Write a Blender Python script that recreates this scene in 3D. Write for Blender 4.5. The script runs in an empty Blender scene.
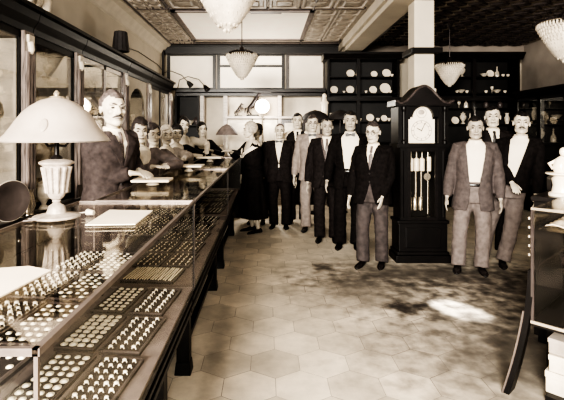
import bpy, bmesh, math, random
from math import sin, cos, pi, sqrt, radians
from mathutils import Vector, Matrix, Euler, noise
random.seed(7)
scene = bpy.context.scene
COL = scene.collection
EYE, FPX, VX, VY = 1.6, 440.0, 266.0, 133.0      # eye height, focal length in px, vanishing point of the room axis

# ------------------------------------------------------------------ tagging
def tag(o, label=None, cat=None, group=None, kind=None):
    if label: o['label'] = label
    if cat: o['category'] = cat
    if group: o['group'] = group
    if kind: o['kind'] = kind
    return o

def empty(name, loc=(0, 0, 0), rz=0.0, label=None, cat=None, group=None, scale=1.0):
    o = bpy.data.objects.new(name, None)
    o.empty_display_size = 0.1
    COL.objects.link(o)
    o.location = loc
    o.rotation_euler = (0, 0, rz)
    o.scale = (scale,) * 3
    return tag(o, label, cat, group)

KIDS = {}
def dup(root, loc, rz=None, label=None, group=None, scale=None):
    r = root.copy()
    COL.objects.link(r)
    r.location = loc
    if rz is not None: r.rotation_euler = (0, 0, rz)
    if scale is not None: r.scale = (scale,) * 3
    if label: r['label'] = label
    if group: r['group'] = group
    for ch in KIDS.get(root.name, []):
        c = ch.copy(); COL.objects.link(c); c.parent = r
        KIDS.setdefault(r.name, []).append(c)
        for g in KIDS.get(ch.name, []):
            d = g.copy(); COL.objects.link(d); d.parent = c
            KIDS.setdefault(c.name, []).append(d)
    return r

# ------------------------------------------------------------------ mesh builder
class MB:
    def __init__(self):
        self.v = []; self.f = []; self.M = Matrix.Identity(4)
    def add(self, vs, fs):
        n = len(self.v); M = self.M
        self.v += [tuple(M @ Vector(p)) for p in vs]
        self.f += [tuple(i + n for i in q) for q in fs]
        return self
    def box(self, c, s, rz=0.0, taper=1.0):
        x, y, z = s[0] / 2, s[1] / 2, s[2] / 2
        vs = []
        for k, (sz, t) in enumerate(((-1, 1.0), (1, taper))):
            for sx, sy in ((-1, -1), (1, -1), (1, 1), (-1, 1)):
                px, py = sx * x * t, sy * y * t
                vs.append((c[0] + px * cos(rz) - py * sin(rz), c[1] + px * sin(rz) + py * cos(rz), c[2] + sz * z))
        return self.add(vs, [(3, 2, 1, 0), (4, 5, 6, 7), (0, 1, 5, 4), (1, 2, 6, 5), (2, 3, 7, 6), (3, 0, 4, 7)])
    def b2(self, x0, x1, y0, y1, z0, z1):
        return self.box(((x0 + x1) / 2, (y0 + y1) / 2, (z0 + z1) / 2), (abs(x1 - x0), abs(y1 - y0), abs(z1 - z0)))
    def rings(self, rings, cap=True, closed=True):
        n = len(rings[0]); vs = [p for r in rings for p in r]; fs = []
        for i in range(len(rings) - 1):
            for j in range(n if closed else n - 1):
                a = i * n + j; b = i * n + (j + 1) % n
                fs.append((a, b, b + n, a + n))
        if cap:
            fs.append(tuple(range(n - 1, -1, -1)))
            fs.append(tuple(range((len(rings) - 1) * n, len(rings) * n)))
        return self.add(vs, fs)
    def lathe(self, prof, c=(0, 0, 0), n=20):
        R = []
        for r, z in prof:
            r = max(r, 1e-4)
            R.append([(c[0] + r * cos(2 * pi * k / n), c[1] + r * sin(2 * pi * k / n), c[2] + z) for k in range(n)])
        return self.rings(R)
    def tube(self, path, rad, n=8):
        P = [Vector(p) for p in path]
        if not isinstance(rad, (list, tuple)): rad = [rad] * len(P)
        R = []; up = None
        for i, p in enumerate(P):
            t = (P[min(i + 1, len(P) - 1)] - P[max(i - 1, 0)])
            t = t.normalized() if t.length > 1e-9 else Vector((0, 0, 1))
            if up is None:
                up = Vector((1, 0, 0)) if abs(t.x) < .8 else Vector((0, 1, 0))
            a = (up - t * up.dot(t)).normalized(); b = t.cross(a); up = a
            r = rad[i]
            ra, rb = r if isinstance(r, (list, tuple)) else (r, r)
            R.append([tuple(p + a * ra * cos(2 * pi * k / n) + b * rb * sin(2 * pi * k / n)) for k in range(n)])
        return self.rings(R)
    def ball(self, c, r, n=14, m=9):
        if not isinstance(r, (list, tuple)): r = (r, r, r)
        vs = [(c[0], c[1], c[2] - r[2])]; fs = []
        for i in range(1, m):
            th = -pi / 2 + pi * i / m
            for k in range(n):
                a = 2 * pi * k / n
                vs.append((c[0] + r[0] * cos(th) * cos(a), c[1] + r[1] * cos(th) * sin(a), c[2] + r[2] * sin(th)))
        vs.append((c[0], c[1], c[2] + r[2]))
        for k in range(n):
            k2 = (k + 1) % n
            fs.append((0, 1 + k2, 1 + k))
            for i in range(m - 2):
                a = 1 + i * n
                fs.append((a + k, a + k2, a + n + k2, a + n + k))
            a = 1 + (m - 2) * n
            fs.append((a + k, a + k2, len(vs) - 1))
        return self.add(vs, fs)
    def torus(self, c, R, r, axis='z', n=18, m=7):
        vs = []; fs = []
        for i in range(n):
            a = 2 * pi * i / n
            for j in range(m):
                b = 2 * pi * j / m
                u, w, h = (R + r * cos(b)) * cos(a), (R + r * cos(b)) * sin(a), r * sin(b)
                q = {'z': (u, w, h), 'y': (u, h, w), 'x': (h, u, w)}[axis]
                vs.append((c[0] + q[0], c[1] + q[1], c[2] + q[2]))
        for i in range(n):
            for j in range(m):
                fs.append((i * m + j, ((i + 1) % n) * m + j, ((i + 1) % n) * m + (j + 1) % m, i * m + (j + 1) % m))
        return self.add(vs, fs)
    def prism(self, poly, d, axis='y', at=0.0):
        """poly in the two other axes, extruded by d along axis starting at 'at'"""
        n = len(poly)
        def q(p, t):
            return {'y': (p[0], t, p[1]), 'x': (t, p[0], p[1]), 'z': (p[0], p[1], t)}[axis]
        vs = [q(p, at) for p in poly] + [q(p, at + d) for p in poly]
        fs = [tuple(range(n)), tuple(range(2 * n - 1, n - 1, -1))]
        for i in range(n):
            j = (i + 1) % n
            fs.append((i, i + n, j + n, j))
        return self.add(vs, fs)
    def mesh(self, name, smooth=False, mat=None):
        me = bpy.data.meshes.new(name)
        me.from_pydata(self.v, [], self.f)
        bm = bmesh.new(); bm.from_mesh(me)
        bmesh.ops.recalc_face_normals(bm, faces=bm.faces)
        bm.to_mesh(me); bm.free()
        if smooth:
            me.polygons.foreach_set('use_smooth', [True] * len(me.polygons))
            try: me.set_sharp_from_angle(angle=radians(42))
            except Exception: pass
        if mat: me.materials.append(mat)
        me.update()
        return me
    def build(self, name, mat, parent=None, smooth=False, bevel=0.0, loc=None, rz=None):
        o = link(name, self.mesh(name, smooth, mat), parent)
        if bevel:
            m = o.modifiers.new('bevel', 'BEVEL'); m.width = bevel; m.segments = 2; m.limit_method = 'ANGLE'
        if loc: o.location = loc
        if rz is not None: o.rotation_euler = (0, 0, rz)
        return o

def link(name, me, parent=None):
    o = bpy.data.objects.new(name, me)
    COL.objects.link(o)
    if parent is not None:
        o.parent = parent
        KIDS.setdefault(parent.name, []).append(o)
    return o

_tex = {}
def remeshed(mb, name, mat, voxel=.008, smooth=2, decim=1.0, disp=0.0, dscale=.08):
    """fuse the overlapping closed shells of mb into one continuous surface"""
    me = mb.mesh('tmp'); o = bpy.data.objects.new('tmp', me); COL.objects.link(o)
    m = o.modifiers.new('r', 'REMESH'); m.mode = 'VOXEL'; m.voxel_size = voxel; m.use_smooth_shade = True
    if smooth:
        m = o.modifiers.new('s', 'SMOOTH'); m.factor = .5; m.iterations = smooth
    if disp:
        key = round(dscale, 3)
        if key not in _tex:
            t = bpy.data.textures.new('cloth_folds', 'CLOUDS'); t.noise_scale = dscale; t.noise_depth = 2; _tex[key] = t
        m = o.modifiers.new('d', 'DISPLACE'); m.texture = _tex[key]; m.strength = disp; m.mid_level = .5
    if decim < 1:
        m = o.modifiers.new('c', 'DECIMATE'); m.ratio = decim
    dg = bpy.context.evaluated_depsgraph_get(); dg.update()
    out = bpy.data.meshes.new_from_object(o.evaluated_get(dg))
    out.name = name
    bpy.data.objects.remove(o); bpy.data.meshes.remove(me)
    out.polygons.foreach_set('use_smooth', [True] * len(out.polygons))
    out.materials.clear(); out.materials.append(mat); out.update()
    return out

# ------------------------------------------------------------------ materials
def nodes_of(name):
    m = bpy.data.materials.new(name); m.use_nodes = True
    nt = m.node_tree; nt.nodes.clear()
    out = nt.nodes.new('ShaderNodeOutputMaterial')
    return m, nt, out

def M(name, c, rough=.6, metal=0.0, var=.25, nscale=6.0, bump=0.0, bscale=60.0, spec=.5, stretch=None, emit=0.0, sheen=0.0, coat=0.0):
    m, nt, out = nodes_of(name)
    N = nt.nodes; L = nt.links
    p = N.new('ShaderNodeBsdfPrincipled')
    p.inputs['Roughness'].default_value = rough; p.inputs['Metallic'].default_value = metal
    p.inputs['Specular IOR Level'].default_value = spec
    p.inputs['Coat Weight'].default_value = coat
    p.inputs['Sheen Weight'].default_value = sheen
    tc = N.new('ShaderNodeTexCoord'); mp = N.new('ShaderNodeMapping')
    if stretch: mp.inputs['Scale'].default_value = stretch
    L.new(tc.outputs['Object'], mp.inputs['Vector'])
    nz = N.new('ShaderNodeTexNoise'); nz.inputs['Scale'].default_value = nscale; nz.inputs['Detail'].default_value = 5
    L.new(mp.outputs['Vector'], nz.inputs['Vector'])
    cr = N.new('ShaderNodeValToRGB')
    cr.color_ramp.elements[0].position = .3; cr.color_ramp.elements[1].position = .7
    lo = [max(0, x * (1 - var)) for x in c]; hi = [min(1, x * (1 + var)) for x in c]
    cr.color_ramp.elements[0].color = (*lo, 1); cr.color_ramp.elements[1].color = (*hi, 1)
    L.new(nz.outputs['Fac'], cr.inputs['Fac']); L.new(cr.outputs['Color'], p.inputs['Base Color'])
    if emit:
        L.new(cr.outputs['Color'], p.inputs['Emission Color']); p.inputs['Emission Strength'].default_value = emit
    if bump:
        n2 = N.new('ShaderNodeTexNoise'); n2.inputs['Scale'].default_value = bscale; n2.inputs['Detail'].default_value = 4
        L.new(mp.outputs['Vector'], n2.inputs['Vector'])
        b = N.new('ShaderNodeBump'); b.inputs['Strength'].default_value = bump; b.inputs['Distance'].default_value = .01
        L.new(n2.outputs['Fac'], b.inputs['Height']); L.new(b.outputs['Normal'], p.inputs['Normal'])
    L.new(p.outputs['BSDF'], out.inputs['Surface'])
    return m

def glass(name, tint=(.985, .98, .97), refl=1.0, rough=.02, dust=.03):
    m, nt, out = nodes_of(name); N = nt.nodes; L = nt.links
    t = N.new('ShaderNodeBsdfTransparent'); t.inputs['Color'].default_value = (*tint, 1)
    d = N.new('ShaderNodeBsdfDiffuse'); d.inputs['Color'].default_value = (.8, .74, .65, 1)
    nz = N.new('ShaderNodeTexNoise'); nz.inputs['Scale'].default_value = 3
    mm = N.new('ShaderNodeMath'); mm.operation = 'MULTIPLY'; mm.inputs[1].default_value = dust
    L.new(nz.outputs['Fac'], mm.inputs[0])
    mx0 = N.new('ShaderNodeMixShader'); L.new(mm.outputs[0], mx0.inputs['Fac']); L.new(t.outputs[0], mx0.inputs[1]); L.new(d.outputs[0], mx0.inputs[2])
    g = N.new('ShaderNodeBsdfGlossy'); g.inputs['Roughness'].default_value = rough; g.inputs['Color'].default_value = (.95, .92, .86, 1)
    fr = N.new('ShaderNodeFresnel'); fr.inputs['IOR'].default_value = 1.5
    ml = N.new('ShaderNodeMath'); ml.operation = 'MULTIPLY'; ml.inputs[1].default_value = refl; ml.use_clamp = True
    L.new(fr.outputs[0], ml.inputs[0])
    mx = N.new('ShaderNodeMixShader'); L.new(ml.outputs[0], mx.inputs['Fac']); L.new(mx0.outputs[0], mx.inputs[1]); L.new(g.outputs[0], mx.inputs[2])
    L.new(mx.outputs[0], out.inputs['Surface'])
    return m

T = (1.0, .90, .78)      # sepia tint
def S(v, w=1.0):
    k = min(1.0, v)
    t = min(1.0, max(0.0, (v - .02) / .45))          # shadows lean purple-brown, lights lean cream
    g = .78 + (.885 - .78) * t; b = .76 + (.72 - .76) * t
    return (k, k * g, k * b)

wood_dark = M('dark_stained_wood', S(.009), .36, var=.5, nscale=5, stretch=(1, 1, 7), bump=.08, bscale=30, coat=.05, spec=.35)
wood_black = M('black_wood', S(.005), .45, var=.4, nscale=5, stretch=(1, 6, 1), spec=.25)
wood_mid = M('polished_mahogany', S(.05), .28, var=.45, nscale=6, stretch=(6, 1, 1), coat=.35)
wood_shine = M('painted_shine_wood', S(.20), .2, var=.6, nscale=9, stretch=(6, 6, .6), coat=.6)  # base colour lightened in streaks to imitate the pilasters' highlights
wood_floor = M('duckboard_wood', S(.12), .6, var=.3, nscale=5, stretch=(6, 1, 1))
deck_felt = M('grey_deck_lining', S(.15), .75, var=.22, nscale=14, bump=.15, bscale=200)
velvet = M('dark_velvet', S(.010), .95, var=.35, nscale=40, spec=.1)
velvet_grey = M('faded_velvet', S(.022), .95, spec=.1, var=.35, nscale=40)
rim_metal = M('nickel_rim', S(.22), .35, metal=.55, var=.15, nscale=20)
black_metal = M('black_iron', S(.012), .4, metal=.3)
brass = M('polished_brass', S(.55), .25, metal=.8, var=.2)
old_silver = M('tarnished_silver', S(.14), .3, metal=.5, var=.3)
silver = M('polished_silver', S(.8), .2, metal=.75, var=.1)
jewel = M('pale_gold_and_stone', S(.95), .35, metal=.0, var=.15, nscale=90)
plaster = M('pale_plaster', S(.50), .85, var=.07, nscale=3, bump=.1, bscale=40)
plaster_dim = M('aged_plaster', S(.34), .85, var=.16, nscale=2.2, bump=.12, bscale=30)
plaster_white = M('white_painted_panel', S(.78), .8, var=.05, nscale=4)
cove_paint = M('cream_cove_paint', S(.56), .8, var=.08)
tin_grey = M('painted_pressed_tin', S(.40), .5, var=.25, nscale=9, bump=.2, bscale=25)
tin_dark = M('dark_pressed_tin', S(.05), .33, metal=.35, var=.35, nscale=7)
paper = M('white_paper', S(.88), .8, var=.04)
china = M('white_china', S(.85), .25, var=.06)
china_dim = M('ivory_china', S(.6), .35, var=.2, nscale=18)
cut_glass = M('cut_glassware', S(.62), .12, var=.45, nscale=35, spec=.9)
dark_ware = M('dark_glassware', S(.07), .2, var=.5, nscale=20)
bronze = M('dark_bronze', S(.03), .35, metal=.5, var=.4)
crystal = M('crystal_beads', S(.58), .15, var=.45, nscale=60, emit=.02, spec=.8)
mirror_back = M('silvered_mirror', S(.62), .22, metal=.55, var=.35, nscale=2.2)
pale_back = M('pale_cabinet_back', S(.55), .5, var=.45, nscale=3.0)
glow_back = M('glowing_cabinet_back', S(.6), .5, var=.5, nscale=2.2, emit=.45)  # glow added to the panel colour to brighten the bay
faint_glow_back = M('faintly_glowing_cabinet_back', S(.45), .5, var=.5, nscale=3.0, emit=.12)  # weaker glow put into the colour for the half-bright bays
dim_back = M('dim_cabinet_back', S(.10), .5, var=.6, nscale=4.0)
black_back = M('black_cabinet_back', S(.006), .6, var=.5)
shade_glass = M('painted_opal_shade', S(.36), .45, var=.13, nscale=7, emit=.03)
lamp_body = M('carved_pale_lamp_body', S(.36), .42, var=.35, nscale=22, bump=.5, bscale=60)
dark_shade = M('dark_pleated_shade', S(.018), .7, var=.4, nscale=20)
tan_shade = M('mottled_shade', S(.16), .7, var=.4, nscale=14)
clear = glass('clear_showcase_glass', refl=.38, dust=.004)
side_clear = glass('side_showcase_glass', refl=.14, dust=.004)
door_glass = glass('cabinet_door_glass', refl=.45, dust=.006)
thin_glass = glass('shelf_glass', refl=.35, dust=.01)
# ================================================================== ROOM
XL, XR, YB, ZC = -2.40, 5.95, 10.25, 3.63

def struct(o, label=None): 
    o['kind'] = 'structure'
    if label: o['label'] = label
    return o

def floor_material():
    m, nt, out = nodes_of('hexagonal_floor_tile'); N = nt.nodes; L = nt.links
    p = N.new('ShaderNodeBsdfPrincipled'); p.inputs['Roughness'].default_value = .55
    at = N.new('ShaderNodeAttribute'); at.attribute_name = 'tone'
    tc = N.new('ShaderNodeTexCoord')
    nz = N.new('ShaderNodeTexNoise'); nz.inputs['Scale'].default_value = 2.3; nz.inputs['Detail'].default_value = 8; nz.inputs['Roughness'].default_value = .65
    L.new(tc.outputs['Object'], nz.inputs['Vector'])
    cr = N.new('ShaderNodeValToRGB'); cr.color_ramp.elements[0].position = .3; cr.color_ramp.elements[1].position = .66
    cr.color_ramp.elements[0].color = (*S(.50), 1); cr.color_ramp.elements[1].color = (*S(.84), 1)
    L.new(nz.outputs['Fac'], cr.inputs['Fac'])
    mul = N.new('ShaderNodeMixRGB'); mul.blend_type = 'MULTIPLY'; mul.inputs['Fac'].default_value = 1
    L.new(cr.outputs['Color'], mul.inputs['Color1']); L.new(at.outputs['Color'], mul.inputs['Color2'])
    last = mul.outputs['Color']
    # worn dark spills, plus shade of the right floor and counter edge painted in
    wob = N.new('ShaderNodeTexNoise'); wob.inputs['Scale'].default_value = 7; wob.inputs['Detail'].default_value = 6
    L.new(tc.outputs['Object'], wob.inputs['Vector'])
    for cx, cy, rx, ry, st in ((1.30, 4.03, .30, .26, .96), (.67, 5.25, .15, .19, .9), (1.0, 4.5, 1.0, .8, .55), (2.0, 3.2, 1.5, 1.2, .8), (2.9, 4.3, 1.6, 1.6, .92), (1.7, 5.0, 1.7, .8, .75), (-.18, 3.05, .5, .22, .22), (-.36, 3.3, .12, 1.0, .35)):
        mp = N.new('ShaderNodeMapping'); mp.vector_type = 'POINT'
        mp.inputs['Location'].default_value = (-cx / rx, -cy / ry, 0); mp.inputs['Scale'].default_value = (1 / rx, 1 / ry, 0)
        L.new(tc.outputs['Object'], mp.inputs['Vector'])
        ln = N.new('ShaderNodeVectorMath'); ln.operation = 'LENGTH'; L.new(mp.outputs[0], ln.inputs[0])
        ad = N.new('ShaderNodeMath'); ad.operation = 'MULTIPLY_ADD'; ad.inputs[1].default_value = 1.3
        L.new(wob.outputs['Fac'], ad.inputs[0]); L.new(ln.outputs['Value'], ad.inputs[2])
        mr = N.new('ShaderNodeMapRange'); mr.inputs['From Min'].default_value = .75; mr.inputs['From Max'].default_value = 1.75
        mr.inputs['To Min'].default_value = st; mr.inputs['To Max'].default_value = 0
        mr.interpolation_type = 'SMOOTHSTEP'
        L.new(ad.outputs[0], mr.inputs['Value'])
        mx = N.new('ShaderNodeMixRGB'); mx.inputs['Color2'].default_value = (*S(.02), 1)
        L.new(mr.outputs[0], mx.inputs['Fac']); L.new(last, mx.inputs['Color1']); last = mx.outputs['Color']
    L.new(last, p.inputs['Base Color'])
    b = N.new('ShaderNodeBump'); b.inputs['Strength'].default_value = .15; b.inputs['Distance'].default_value = .01
    L.new(wob.outputs['Fac'], b.inputs['Height']); L.new(b.outputs[0], p.inputs['Normal'])
    L.new(p.outputs[0], out.inputs['Surface'])
    return m

def make_floor():
    grout = M('dark_grout', S(.20), .9, var=.5, nscale=3)
    # base slab carries the grout, the tiles are the same object
    v, f, tone, mi = [], [], [], []
    def quad(x0, x1, y0, y1, z):
        n = len(v); v.extend([(x0, y0, z), (x1, y0, z), (x1, y1, z), (x0, y1, z)]); f.append((n, n + 1, n + 2, n + 3)); tone.append(1); mi.append(1)
    quad(XL - .1, XR + .1, -1.5, YB + .1, -.003)
    w = .335; s = w / sqrt(3); g = .0013
    rnd = random.Random(3)
    j = 0; y = -1.0
    while y < YB - s:
        x = XL + w / 2 + (w / 2 if j % 2 else 0) - .05
        while x < XR - w / 2:
            t = rnd.uniform(.84, 1.1)
            R = s - g * 2 / sqrt(3) * rnd.uniform(.6, 1.6)
            n = len(v)
            for k in range(6):
                a = pi / 6 + k * pi / 3
                v.append((x + R * cos(a), y + R * sin(a), 0))
            f.append(tuple(range(n, n + 6))); tone.append(t); mi.append(0)
            x += w
        y += 1.5 * s; j += 1
    me = bpy.data.meshes.new('floor'); me.from_pydata(v, [], f)
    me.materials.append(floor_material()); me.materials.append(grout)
    me.polygons.foreach_set('material_index', mi)
    ca = me.color_attributes.new('tone', 'FLOAT_COLOR', 'CORNER')
    for pl in me.polygons:
        for li in pl.loop_indices: ca.data[li].color = (tone[pl.index],) * 3 + (1,)
    return struct(link('floor', me))
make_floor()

# walls
struct(MB().b2(XL - .15, XL, -1.2, YB, 0, ZC).build('wall_left', plaster))
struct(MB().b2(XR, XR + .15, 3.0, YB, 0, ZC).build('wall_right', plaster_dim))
wb = MB()
wins = ((-2.26, -1.20), (-1.10, .40), (.50, 1.36))     # three glazed panels above the back cornice
zw0, zw1 = 2.62, 3.42
wb.b2(XL - .15, XR + .15, YB, YB + .15, 0, zw0); wb.b2(XL - .15, XR + .15, YB, YB + .15, zw1, ZC)
xs = [XL - .15] + [q for w in wins for q in w] + [XR + .15]
for i in range(0, len(xs), 2): wb.b2(xs[i], xs[i + 1], YB, YB + .15, zw0, zw1)
struct(wb.build('wall_back', plaster))

# ceiling: plain slab; pressed-tin relief on its underside is real geometry
struct(MB().b2(XL - .15, XR + .15, -1.2, YB + .15, ZC, ZC + .12).build('ceiling', tin_grey))

def emboss(name, x0, x1, y0, y1, cw, cl, mat, style):
    mb = MB(); nx = max(1, round((x1 - x0) / cw)); ny = max(1, round((y1 - y0) / cl))
    cw = (x1 - x0) / nx; cl = (y1 - y0) / ny
    for i in range(nx):
        for j in range(ny):
            cx = x0 + cw * (i + .5); cy = y0 + cl * (j + .5)
            def ringv(t, z): return [(cx + sx * cw / 2 * t, cy + sy * cl / 2 * t, ZC - z) for sx, sy in ((-1, -1), (1, -1), (1, 1), (-1, 1))]
            if style == 'pyr':
                R = [ringv(1, .004), ringv(.9, .02), ringv(.12, .075)]
            elif style == 'diamond':
                def dv(t, z): return [(cx, cy - cl / 2 * t, ZC - z), (cx + cw / 2 * t, cy, ZC - z), (cx, cy + cl / 2 * t, ZC - z), (cx - cw / 2 * t, cy, ZC - z)]
                mb.rings([dv(1, .004), dv(.88, .035), dv(.7, .035), dv(.5, .012), dv(.2, .05)])
                continue
            else:
                R = [ringv(.98, .004), ringv(.9, .03), ringv(.78, .03), ringv(.7, .008), ringv(.5, .008), ringv(.42, .028), ringv(.1, .036)]
            mb.rings(R)
    return mb
# left bay (over the shop floor): bands of panels parallel to the walls, big fields round the white panel
mb = emboss('t', -2.12, -1.62, 2, 9.9, .25, .25, tin_grey, 'sq'); 
for a in ((-1.54, 1.6, 2, 7.1, .52, .52), (.80, 1.6, 7.1, 9.55, .4, .4)):
    k = emboss('t', *a, tin_grey, 'sq'); mb.add(k.v, k.f)
k = emboss('t', .80, 1.6, 2, 9.5, .27, .22, tin_grey, 'sq')
struct(mb.build('ceiling_tin', tin_grey))
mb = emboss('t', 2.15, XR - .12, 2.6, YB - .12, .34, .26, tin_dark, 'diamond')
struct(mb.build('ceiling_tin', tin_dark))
# ribs between the bands
mb = MB()
for x in (-2.14, -1.58, .77):
    mb.tube([(x, 1.5, ZC - .012), (x, 9.9, ZC - .012)], .022, 8)
for y in (7.12, 9.55, 9.85):
    mb.tube([(-2.14, y, ZC - .012), (1.62, y, ZC - .012)], .022, 8)
struct(mb.build('trim_1', M('dark_tin_rib', S(.09), .5), smooth=True))
# cove moulding on left wall
mb = MB(); mb.prism([(XL, ZC), (XL + .22, ZC), (XL + .22, ZC - .04), (XL + .13, ZC - .07), (XL + .06, ZC - .16), (XL + .03, ZC - .22), (XL, ZC - .24)], YB + 1.2, 'y', -1.2)
struct(mb.build('trim_2', cove_paint))
# dark picture rail beam across the head of the back windows
mb = MB(); mb.b2(XL + .0, 1.66, YB - .16, YB, zw1 + .0, ZC - .02); mb.b2(XL + .0, 1.66, YB - .20, YB, ZC - .05, ZC)
struct(mb.build('trim_3', wood_dark))
# deep ceiling beam between the two bays, plaster-cased, and the post that carries it
mb = MB(); mb.b2(1.66, 2.10, -1.2, YB, ZC - .16, ZC); mb.b2(1.72, 2.10, -1.2, YB, ZC - .24, ZC - .16)
struct(mb.build('ceiling_beam', plaster, bevel=.01))
mb = MB(); mb.b2(2.10, 2.14, -1.2, YB, ZC - .24, ZC - .02)
struct(mb.build('trim_4', wood_dark))
mb = MB(); mb.box((2.13, 6.05, (ZC - .24) / 2), (.27, .27, ZC - .24)); mb.box((2.13, 6.05, 1.1), (.31, .31, 2.2)); mb.box((2.13, 6.05, .06), (.35, .35, .12))
struct(mb.build('column', plaster, bevel=.012))
struct(MB().box((2.14, 6.05, 2.70), (.42, .42, .08)).build('trim_8', wood_black, bevel=.01))
# right bay cove
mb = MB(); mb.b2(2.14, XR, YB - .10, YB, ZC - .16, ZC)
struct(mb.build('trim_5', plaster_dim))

# flat white panel in the left bay ceiling, weak glow added to its colour
sk = struct(MB().b2(-1.50, .73, 7.26, 9.40, ZC - .02, ZC - .005).build('ceiling_panel', M('glowing_white_panel', S(.85), .8, var=.04, emit=.26)))
mb = MB()
for x0, x1, y0, y1 in ((-1.56, -1.49, 7.2, 9.46), (.72, .79, 7.2, 9.46), (-1.56, .79, 7.2, 7.27), (-1.56, .79, 9.39, 9.46)): mb.b2(x0, x1, y0, y1, ZC - .045, ZC)
mb.b2(-.26, .26, 7.30, 7.40, ZC - .03, ZC - .021)
mb.build('ceiling_panel_frame', M('tin_frame', S(.16), .5), sk)

# back windows
day = M('daylit_obscure_glass', S(.80), .5, var=.08, nscale=2, emit=.10)
day2 = M('bright_obscure_glass', S(.9), .5, var=.04, nscale=2, emit=.42)
for i, (a, b) in enumerate(wins):
    fr = MB()
    for x in (a, b): fr.b2(x - .035, x + .035, YB - .05, YB + .05, zw0, zw1)
    fr.b2(a, b, YB - .04, YB + .05, zw0 - .02, zw0 + .03); fr.b2(a, b, YB - .04, YB + .05, zw1 - .03, zw1 + .02)
    if i == 1: fr.b2(a, b, YB - .04, YB + .05, 3.13, 3.18)
    w = struct(fr.build('window_%d' % (i + 1), wood_dark if i < 2 else wood_mid))
    MB().b2(a, b, YB + .0, YB + .02, zw0, zw1).build('pane', day2 if i == 1 else day, w)
# back cornice shelf under the windows
mb = MB(); mb.b2(-2.02, 1.33, YB - .5, YB, 2.50, 2.58); mb.b2(-2.02, 1.33, YB - .44, YB, 2.42, 2.50)
struct(mb.build('trim_6', wood_dark, bevel=.01))
# black iron pipe in the corner
struct(MB().tube([(XL + .06, YB - .24, 2.62), (XL + .06, YB - .24, ZC - .05)], .03, 10).build('trim_7', black_metal, smooth=True))
# ================================================================== COUNTERS ON THE LEFT
XF, XBK = -.42, -1.10
DECK, SHELF, TOP = .69, .90, 1.20

def showcase(name, y0, y1, label, shelf=True, legs=(.35, .35)):
    xb = XBK if y0 < 2 else XBK + .08
    root = empty(name, ((XF + xb) / 2, (y0 + y1) / 2, 0), 0, label, 'display case', None)
    ox, oy = (XF + xb) / 2, (y0 + y1) / 2
    def sh(mb):
        mb.v = [(p[0] - ox, p[1] - oy, p[2]) for p in mb.v]; return mb
    d = MB(); d.b2(xb, XF - .015, y0, y1, DECK - .03, DECK)
    sh(d).build('deck', deck_felt, root)
    a = MB(); a.b2(xb, XF - .03, y0 + .01, y1 - .01, .545, DECK - .03); a.b2(xb - .01, XF - .012, y0, y1, .60, .625); a.b2(xb - .01, XF - .018, y0, y1, .535, .565); a.b2(xb - .01, XF - .008, y0, y1, DECK - .035, DECK - .01)
    sh(a).build('apron', wood_black, root, bevel=.004)
    for yy in (y0 + legs[0], y1 - legs[1]):
        for xx in (XF - .13, xb + .1):
            l = MB()
            l.box((xx, yy, .30), (.085, .085, .50)); l.box((xx, yy, .04), (.11, .11, .08), taper=.85); l.box((xx, yy, .50), (.12, .12, .08))
            sh(l).build('leg', wood_black, root, bevel=.005)
    st = MB(); st.b2(XF - .15, XF - .11, y0 + legs[0], y1 - legs[1], .16, .20); st.b2(xb + .08, xb + .12, y0 + legs[0], y1 - legs[1], .16, .20)
    sh(st).build('stretcher', wood_black, root)
    # glass
    for nm, bb in (('top_pane', (xb, XF, y0, y1, TOP - .008, TOP)), ('front_pane', (XF - .006, XF, y0, y1, DECK, TOP - .008)),
                   ('end_pane', (xb, XF, y0, y0 + .006, DECK, TOP - .008)), ('end_pane', (xb, XF, y1 - .006, y1, DECK, TOP - .008))):
        sh(MB().b2(*bb)).build(nm, clear if nm == 'top_pane' else side_clear, root)
    r = MB(); t = .011
    r.b2(XF - t, XF + .003, y0, y1, TOP - .012, TOP + .003); r.b2(xb, xb + t, y0, y1, TOP - .012, TOP + .003)
    r.b2(xb, XF, y0, y0 + t, TOP - .012, TOP + .003); r.b2(xb, XF, y1 - t, y1, TOP - .012, TOP + .003)
    sh(r).build('rim', rim_metal, root)
    for yy in (y0, y1 - .008):
        for xx in (XF - .008, xb):
            sh(MB().b2(xx, xx + .008, yy, yy + .008, DECK, TOP - .012)).build('corner_strip', rim_metal if yy == y0 else black_metal, root)
    if shelf:
        sh(MB().b2(xb + .01, -.72, y0 + .01, y1 - .01, SHELF - .008, SHELF)).build('inner_shelf', thin_glass, root)
        for yy in [y0 + .03 + (y1 - y0 - .06) * k / 3 for k in range(4)]:
            sh(MB().b2(xb + .01, -.73, yy - .008, yy + .008, SHELF - .03, SHELF - .008)).build('shelf_bracket', black_metal, root)
    return root
showcase('display_case', .81, 2.575, 'glass-topped jewelry case nearest the camera with the big lamp standing on it')
showcase('display_case', 2.60, 4.86, 'middle glass-topped jewelry case with the mustached man leaning on it')
showcase('display_case', 4.89, 7.25, 'far glass-topped jewelry case beside the woman customer in the long dress')

# raised duckboard behind the counter
db = MB()
for k in range(6): db.b2(-1.93 + k * .135, -1.93 + k * .135 + .12, 2.7, 8.1, .07, .10)
for y in (2.8, 4.5, 6.2, 7.9): db.b2(-1.93, -1.14, y, y + .08, 0, .07)
o = db.build('duckboard', wood_floor); tag(o, 'slatted wooden duckboard the sales staff stand on behind the counter', 'platform')

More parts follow.
